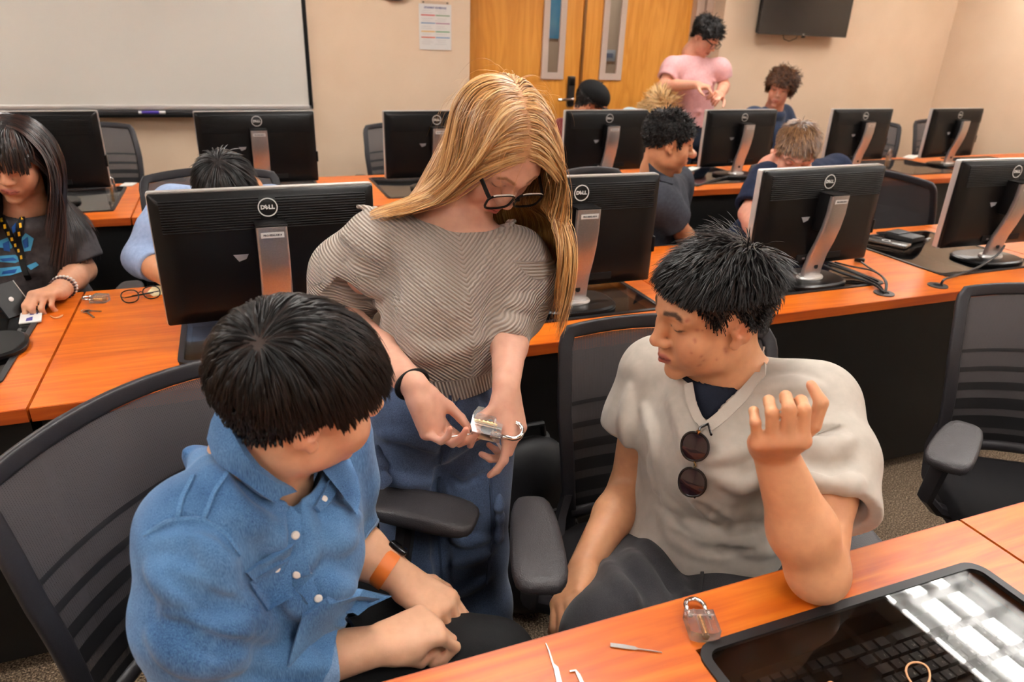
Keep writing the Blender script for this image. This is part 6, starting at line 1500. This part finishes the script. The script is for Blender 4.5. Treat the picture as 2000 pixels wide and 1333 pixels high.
# ---- keyboard under the smoked glass
kb = thing('keyboard', 'black keyboard under the smoked glass of the foreground desk', 'keyboard', (.80, .470, .690), math.pi)
put('case', MB().box((0, 0, -.006), (.44, .142, .016), .004), BLACK, kb)
KEYM = mat('keycap', (.03, .03, .032), .35); km = {}
def key(x, y, w=1.0):
    if w not in km:
        m_ = MB(); a_, b_ = .0088*w+.0095*(w-1)*.16, .0085; m_.add([(-a_, -b_, 0), (a_, -b_, 0), (a_, b_, 0), (-a_, b_, 0), (-a_*.86, -b_*.78, .007), (a_*.86, -b_*.78, .007), (a_*.86, b_*.86, .007), (-a_*.86, b_*.86, .007)], [(0, 1, 5, 4), (1, 2, 6, 5), (2, 3, 7, 6), (3, 0, 4, 7), (4, 5, 6, 7)]); km[w] = m_.mesh('key')
    put('key', km[w], KEYM, kb, (x, y, .003))
letters = MB(); rowsK = [('`1234567890-=', 0), ('QWERTYUIOP[]', .5), ('ASDFGHJKL;', .75), ('ZXCVBNM,./', 1.25)]
for ri, (chs, off) in enumerate(rowsK):
    y = .032-.019*ri
    for ci, ch in enumerate(chs):
        x = -.205+.019*(ci+off+(1 if ri else 0)); key(x, y)
        letters = join(letters, xf(text_mb(ch, .0062, .0001), T((x-.003, y+.002, .0103))))
    if ri: key(-.205+.002*ri, y, 1.2)
    key(-.205+.019*(len(chs)+off+(1 if ri else 0))+.006, y, 1.4)
for ci in range(14): key(-.205+.0195*ci, .056)
for x, w_ in ((-.20, 1.2), (-.176, 1.2), (-.152, 1.2), (-.082, 5.4), (-.012, 1.2), (.012, 1.2), (.036, 1.2), (.056, 1.2)): key(x, -.044, w_)
for cx in (.078, .097, .116):
    for y in (.056, .032, .013): key(cx, y)
for cx, y in ((.097, -.025), (.078, -.044), (.097, -.044), (.116, -.044)): key(cx, y)
for cx in (.142, .161, .180, .199):
    for k in range(5): key(cx, .032-.019*k)
put('key_letters', letters, mat('key_print', (.85, .85, .85), .5), kb)

# ---- things on the left desk
ky = thing('key_ring', 'small keys on a ring lying on the left desk', 'keys')
c = atz(167, 608, .743); put('ring', MB().tube([c+V(.011*math.cos(a), .011*math.sin(a), .001) for a in np.linspace(0, 2*math.pi, 25)], .0009, 6, False), STEEL, ky)
for tip in ((184, 621), (198, 609)):
    b = atz(*tip, .743); a = c+nrm(b-c)*.008; d = nrm(b-a); s_ = V(-d[1], d[0], 0)
    k = put('key', MB().prism([(-.009, 0)]+[(-.001+.009*math.cos(q), .008*math.sin(q)) for q in np.linspace(-2.4, 2.4, 12)], 0, .0018, Matrix(((d[0], s_[0], 0, a[0]), (d[1], s_[1], 0, a[1]), (0, 0, 1, a[2]), (0, 0, 0, 1)))), STEEL, ky)
    put('key_blade', MB().add([a+d*.006-s_*.003, b-s_*.003, b+s_*.002, a+d*.006+s_*.002, a+d*.006-s_*.003+V(0, 0, .0016), b-s_*.003+V(0, 0, .0016), b+s_*.002+V(0, 0, .0016), a+d*.006+s_*.002+V(0, 0, .0016)], [(0, 1, 2, 3), (7, 6, 5, 4), (0, 4, 5, 1), (1, 5, 6, 2), (2, 6, 7, 3), (3, 7, 4, 0)]), STEEL, k)
eg = thing('eyeglasses', 'folded black round-rimmed glasses lying on the left desk', 'glasses')
g1, g2 = atz(256, 590, .744), atz(298, 582, .744); ex = nrm(g2-g1); ey = nrm(V(-ex[1], ex[0], 0)*.55+V(0, 0, .83)); fm = MB()
for c in (g1, g2):
    p = rim(c+V(0, 0, .017), ex, ey, .046, .038, 26, 2.4); fm.tube(p+[p[0], p[1]], .0019, 6, False); put('lens', MB().add([c+V(0, 0, .017)]+p, [(0, i+1, (i+1) % 26+1) for i in range(26)]), LENS, eg)
fm.tube([g1+ex*.023+V(0, 0, .022), (g1+g2)/2+V(0, 0, .026), g2-ex*.023+V(0, 0, .022)], .0016, 6); put('frame', fm, BLACK, eg)
put('temple', MB().tube([g1-ex*.023+V(0, 0, .02), g1-ex*.02+V(.0, .03, .006), g2+V(0, .035, .004)], .0018, 6), BLACK, eg); put('temple', MB().tube([g2+ex*.023+V(0, 0, .02), g2+ex*.02+V(0, .028, .008), g1+V(0, .03, .008)], .0018, 6), BLACK, eg)
def card(name, label, cat, pts, m_, z, t=.0015, thick=None):
    P_ = [atz(x, y, z) for x, y in pts]; n = len(P_); o = MB().add([p+V(0, 0, t) for p in P_]+P_, [tuple(range(n)), tuple(range(n, 2*n))[::-1]]+[(i, (i+1) % n, n+(i+1) % n, n+i) for i in range(n)])
    return tag(put(name, o, m_), label, cat)
nt_ = card('sticky_note', 'pale yellow paper lying under the glasses', 'paper', [(288, 572), (298, 560), (322, 558), (322, 574), (300, 580)], mat('note_yellow', srgb(238, 226, 176), .7), .7405, .001)
cd = card('badge_card', 'white card with blue print on the left smoked panel', 'card', [(37, 634), (41, 613), (83, 607), (81, 629)], mat('card_white', (.72, .70, .67), .5), TOPZ+.0045, .003)
for pts in ([(50, 628), (52, 622), (64, 619), (63, 626)], [(58, 616), (59, 613), (67, 612), (66, 615)], [(71, 614), (72, 611), (75, 610), (74, 613)]): 
    P_ = [atz(x, y, TOPZ+.0075) for x, y in pts]; put('card_print', MB().add([p+V(0, 0, .0004) for p in P_]+P_, [(0, 1, 2, 3), (4, 7, 6, 5), (0, 4, 5, 1), (1, 5, 6, 2), (2, 6, 7, 3), (3, 7, 4, 0)]), mat('card_blue', srgb(52, 52, 130), .5), cd)
fo = thing('tablet_folio', 'black slab case with a small round silver emblem propped at the left edge', 'case')
q0, q1, q2, q3 = atz(18, 622, TOPZ+.0045), atz(68, 605, TOPZ+.0045), aty(25, 548, 2.21), None
e1 = q1-q0; q3 = q2-e1; up_ = nrm(np.cross(e1, q2-q1)); up_ = up_ if up_@(CAM-q1) > 0 else -up_
put('cover', MB().add([q0, q1, q2, q3, q0-up_*.006, q1-up_*.006, q2-up_*.006, q3-up_*.006], [(0, 1, 2, 3), (7, 6, 5, 4), (0, 4, 5, 1), (1, 5, 6, 2), (2, 6, 7, 3), (3, 7, 4, 0)]), mat('folio_black', (.008, .008, .009), .4), fo)
M_ = Matrix(np.stack((nrm(e1), np.cross(up_, nrm(e1)), up_), 1).tolist()).to_4x4(); M_.translation = Vector((q0+q1+q2+q3)/4+up_*.0004)
put('emblem', xf(MB().lathe([(.0065, 0), (.0065, .001), (.005, .0014)], 18), M_), SILVERL, fo)
put('edge_trim', MB().tube([q1+up_*.0006, q2+up_*.0006], .0012, 6), SILVERL, fo)

# ---- things on the right desk: phones, wallet, cables in grommets
def slab(name, label, cat, cx, cy, w, d, t, rz, m_, z=TOPZ+.0045):
    o = thing(name, label, cat, (cx, cy, z), rz); put('shell', MB().box((0, 0, t/2), (w, d, t), min(.004, t*.45), 3), m_, o); return o
ph = slab('smartphone', 'phone with a white ring emblem lying on the right smoked panel', 'phone', 2.545, 2.115, .078, .160, .012, .42, mat('phone_back', (.05, .045, .04), .25))
put('ring_emblem', MB().ring([(.017*math.cos(2*math.pi*k/28), .017*math.sin(2*math.pi*k/28)+.01) for k in range(28)], [(.0135*math.cos(2*math.pi*k/28), .0135*math.sin(2*math.pi*k/28)+.01) for k in range(28)], .0121, .0126), WHITE, ph)
put('camera_bump', MB().box((.018, .055, .013), (.03, .036, .003), .001), BLACK, ph); put('side_rail', MB().ring(rrect(.0795, .1615, .008), rrect(.076, .158, .007), .003, .008), mat('phone_rail', (.35, .24, .18), .25, metal=.8), ph)
wl = slab('wallet', 'black wallet pouch lying behind the phone on the right panel', 'wallet', 2.685, 2.16, .10, .125, .022, .2, mat('wallet_leather', (.014, .013, .013), .5))
put('flap', MB().box((0, .03, .024), (.096, .06, .004), .002), mat('wallet_leather', (.014, .013, .013), .5), wl); put('strap_loop', MB().tube([(-.05, .05, .015), (-.075, .07, .012), (-.06, .09, .012), (-.03, .07, .016)], .004, 8), BLACKM, wl)
kr = thing('key_ring', 'keys and gold charm lying beside the wallet', 'keys', (2.76, 2.115, TOPZ+.0065), .3)
put('ring', MB().tube([(.012*math.cos(a), .012*math.sin(a), .001) for a in np.linspace(0, 2*math.pi, 21)], .0011, 6, False), STEEL, kr)
for k in range(3): put('key', MB().box((.03*math.cos(k*1.3), .03*math.sin(k*1.3), .002+.002*k), (.035, .010, .002), .0006, 1, Matrix.Rotation(k*1.3, 3, 'Z')), BRASS if k else STEEL, kr)
def grommet(x, y, label):
    o = thing('cable_grommet', label, 'grommet', (x, y, TOPZ)); put('ring', MB().ring([(.033*math.cos(2*math.pi*k/28), .033*math.sin(2*math.pi*k/28)) for k in range(28)], [(.016*math.cos(2*math.pi*k/28), .016*math.sin(2*math.pi*k/28)) for k in range(28)], 0, .004), mat('grommet_grey', (.05, .047, .047), .4), o); put('cover', MB().lathe([(.0165, -.002), (.0165, .002), (.001, .002)], 20), BLACKM, o); return o
gx = atz(1727, 572, .744); gy = atz(1832, 557, .744)
grommet(gx[0], gx[1], 'round cable grommet with several cables near the third monitor'); grommet(gy[0], gy[1], 'round cable grommet with one cable near the right-hand monitor')
gz = atz(1350, 358, .744); grommet(gz[0], gz[1], 'round cable grommet with a black plug on the back-row desk')
def cable(label, pts, r=.0032, m_=None, name='cable'):
    P_ = [atz(x, y, z) if len(t_) == 3 else V(*t_) for t_ in pts for (x, y, z) in [t_[:3]]]; P_ = np.array(P_)
    t = np.linspace(0, len(P_)-1, 8*len(P_)); i0 = np.clip(t.astype(int), 0, len(P_)-2); u = (t-i0)[:, None]; g = lambda k: P_[np.clip(i0+k, 0, len(P_)-1)]
    C_ = .5*((2*g(0))+(-g(-1)+g(1))*u+(2*g(-1)-5*g(0)+4*g(1)-g(2))*u*u+(-g(-1)+3*g(0)-3*g(1)+g(2))*u**3)
    return tag(put(name, MB().tube(list(C_), r, 8), m_ or mat('cable_rubber', (.012, .012, .013), .45)), label, 'cable')
cable('thick black cable from the third monitor stand to the grommet', [(1607, 518, .80), (1640, 532, .765), (1680, 545, .752), (1710, 558, .75), (1722, 568, .752), (1727, 573, .742)], .0042)
cable('second black cable running beside it into the grommet', [(1616, 516, .79), (1660, 530, .762), (1695, 545, .751), (1716, 556, .755), (1726, 570, .744)], .0038)
pl_ = cable('black cable ending in a plug connector on the wood', [(1682, 512, .752), (1696, 522, .75), (1720, 538, .76), (1731, 550, .768), (1732, 562, .757), (1729, 572, .744)], .0034)
a = atz(1679, 508, .752); put('plug', MB().box(tuple(a), (.022, .036, .016), .004, 2, Matrix.Rotation(.6, 3, 'Z')), BLACK, pl_)
cable('black cable looping from the third monitor to the grommet rim', [(1630, 512, .775), (1660, 520, .765), (1700, 528, .765), (1722, 540, .775), (1730, 556, .765), (1728, 571, .745)], .003)
cable('black cable from the right-hand monitor stand to its grommet', [(1962, 480, .80), (1948, 498, .775), (1915, 520, .755), (1870, 538, .752), (1845, 546, .762), (1838, 556, .745)], .0042)
cable('black cable hanging from the second monitor stand to the left', [(1133, 563, .79), (1110, 585, .765), (1075, 605, .752), (1045, 622, .752), (1020, 640, .748)], .0042)
pc = cable('short black plug cable on the back-row desk in front of the polo shirt', [(1345, 352, .765), (1352, 360, .75), (1365, 362, .748), (1400, 350, .75), (1440, 342, .752)], .006)
put('plug', MB().lathe([(.012, 0), (.016, .01), (.016, .03), (.008, .04)], 14, tuple(atz(1346, 356, .748))), BLACK, pc)
cable('small tangle of black cable on the back-row desk behind the sweater', [(672, 366, .75), (682, 362, .758), (690, 367, .752), (698, 363, .757), (706, 366, .75)], .006)
bc = card('badge_card', 'white card lying behind the left back-row panel', 'card', [(232, 365), (244, 358), (268, 358), (258, 364)], MATS['card_white'], TOPZ+.001, .003)
card('paper_sheet', 'white sheet of paper beside the polo shirt on the back row', 'paper', [(1335, 330), (1352, 326), (1368, 328), (1352, 334)], PAPER, TOPZ+.005, .002)
card('paper_sheet', 'white paper scraps near the right-hand back monitor', 'paper', [(1762, 308), (1775, 303), (1798, 304), (1782, 311)], PAPER, TOPZ+.005, .002)

# ---- backpack on the floor
def backpack():
    o = thing('backpack', 'black backpack standing on the carpet behind the blonde person', 'backpack', (.645, 1.44, 0)); S = Sdf(); O = V(.645, 1.44, 0)
    S.ell(O+V(0, 0, .20), (.15, .085, .22), None, .05); S.ell(O+V(0, -.02, .12), (.15, .10, .12), None, .05); S.ell(O+V(0, 0, .42), (.11, .07, .12), None, .05); S.ell(O+V(0, -.075, .16), (.115, .045, .13), None, .03); cutoff(S, O+V(0, 0, .004), (0, 0, -1), .4, 0)
    Vt, Q = S.mesh(.006, lambda P: .006*vnoise(P, 45, 6)); put('body', np_mesh('body', Vt-O, Q), cloth_mat('black_nylon', (.006, .006, .007, 1), (.010, .009, .010, 1), 300, .55), o)
    put('zip_seam', MB().tube([(-.13, -.06, .12), (-.12, -.08, .28), (-.06, -.085, .36), (.06, -.085, .36), (.12, -.08, .28), (.13, -.06, .12)], .005, 6), BLACKM, o)
    put('top_handle', MB().tube([(-.04, .02, .53), (-.03, .01, .57), (.03, .01, .57), (.04, .02, .53)], .009, 8), BLACKM, o)
    for s in (-1, 1): put('shoulder_strap', MB().tube([(s*.07, .06, .50), (s*.10, .10, .38), (s*.11, .10, .2), (s*.09, .07, .06)], .016, 8, True, .4), BLACKM, o)
    h = hit(S, [(1005, 1041)])[0]-O
    M_ = T(tuple(h+V(.028, -.006, 0))) @ Matrix.Rotation(.25, 4, 'Z') @ RX90
    put('lettering', xf(text_mb('quiksilver', .016, .0006, .0005), M_), WHITE, o)
    put('emblem', xf(MB().ring([(.007*math.cos(2*math.pi*k/16), .006*math.sin(2*math.pi*k/16)) for k in range(16)], [(.004*math.cos(2*math.pi*k/16), .003*math.sin(2*math.pi*k/16)) for k in range(16)], 0, .0008), M_ @ T((-.018, .015, 0))), WHITE, o)
backpack()
def floor_bag():
    O = V(1.42, 1.18, 0); o = thing('floor_bag', 'slumped black bag on the carpet to the right of the seated man', 'bag', tuple(O)); S = Sdf(); S.ell(O+V(0, 0, .10), (.16, .12, .12), None, .04); S.ell(O+V(-.05, .02, .16), (.10, .09, .08), None, .04); cutoff(S, O+V(0, 0, .004), (0, 0, -1), .4, 0)
    Vt, Q = S.mesh(.008, lambda P: .008*vnoise(P, 40, 9)); put('body', np_mesh('body', Vt-O, Q), cloth_mat('black_nylon', (.006, .006, .007, 1), (.010, .009, .010, 1)), o); put('strap', MB().tube([(-.1, -.05, .2), (-.02, -.09, .25), (.08, -.06, .2), (.12, .0, .12)], .012, 8, True, .4), BLACKM, o)
floor_bag()
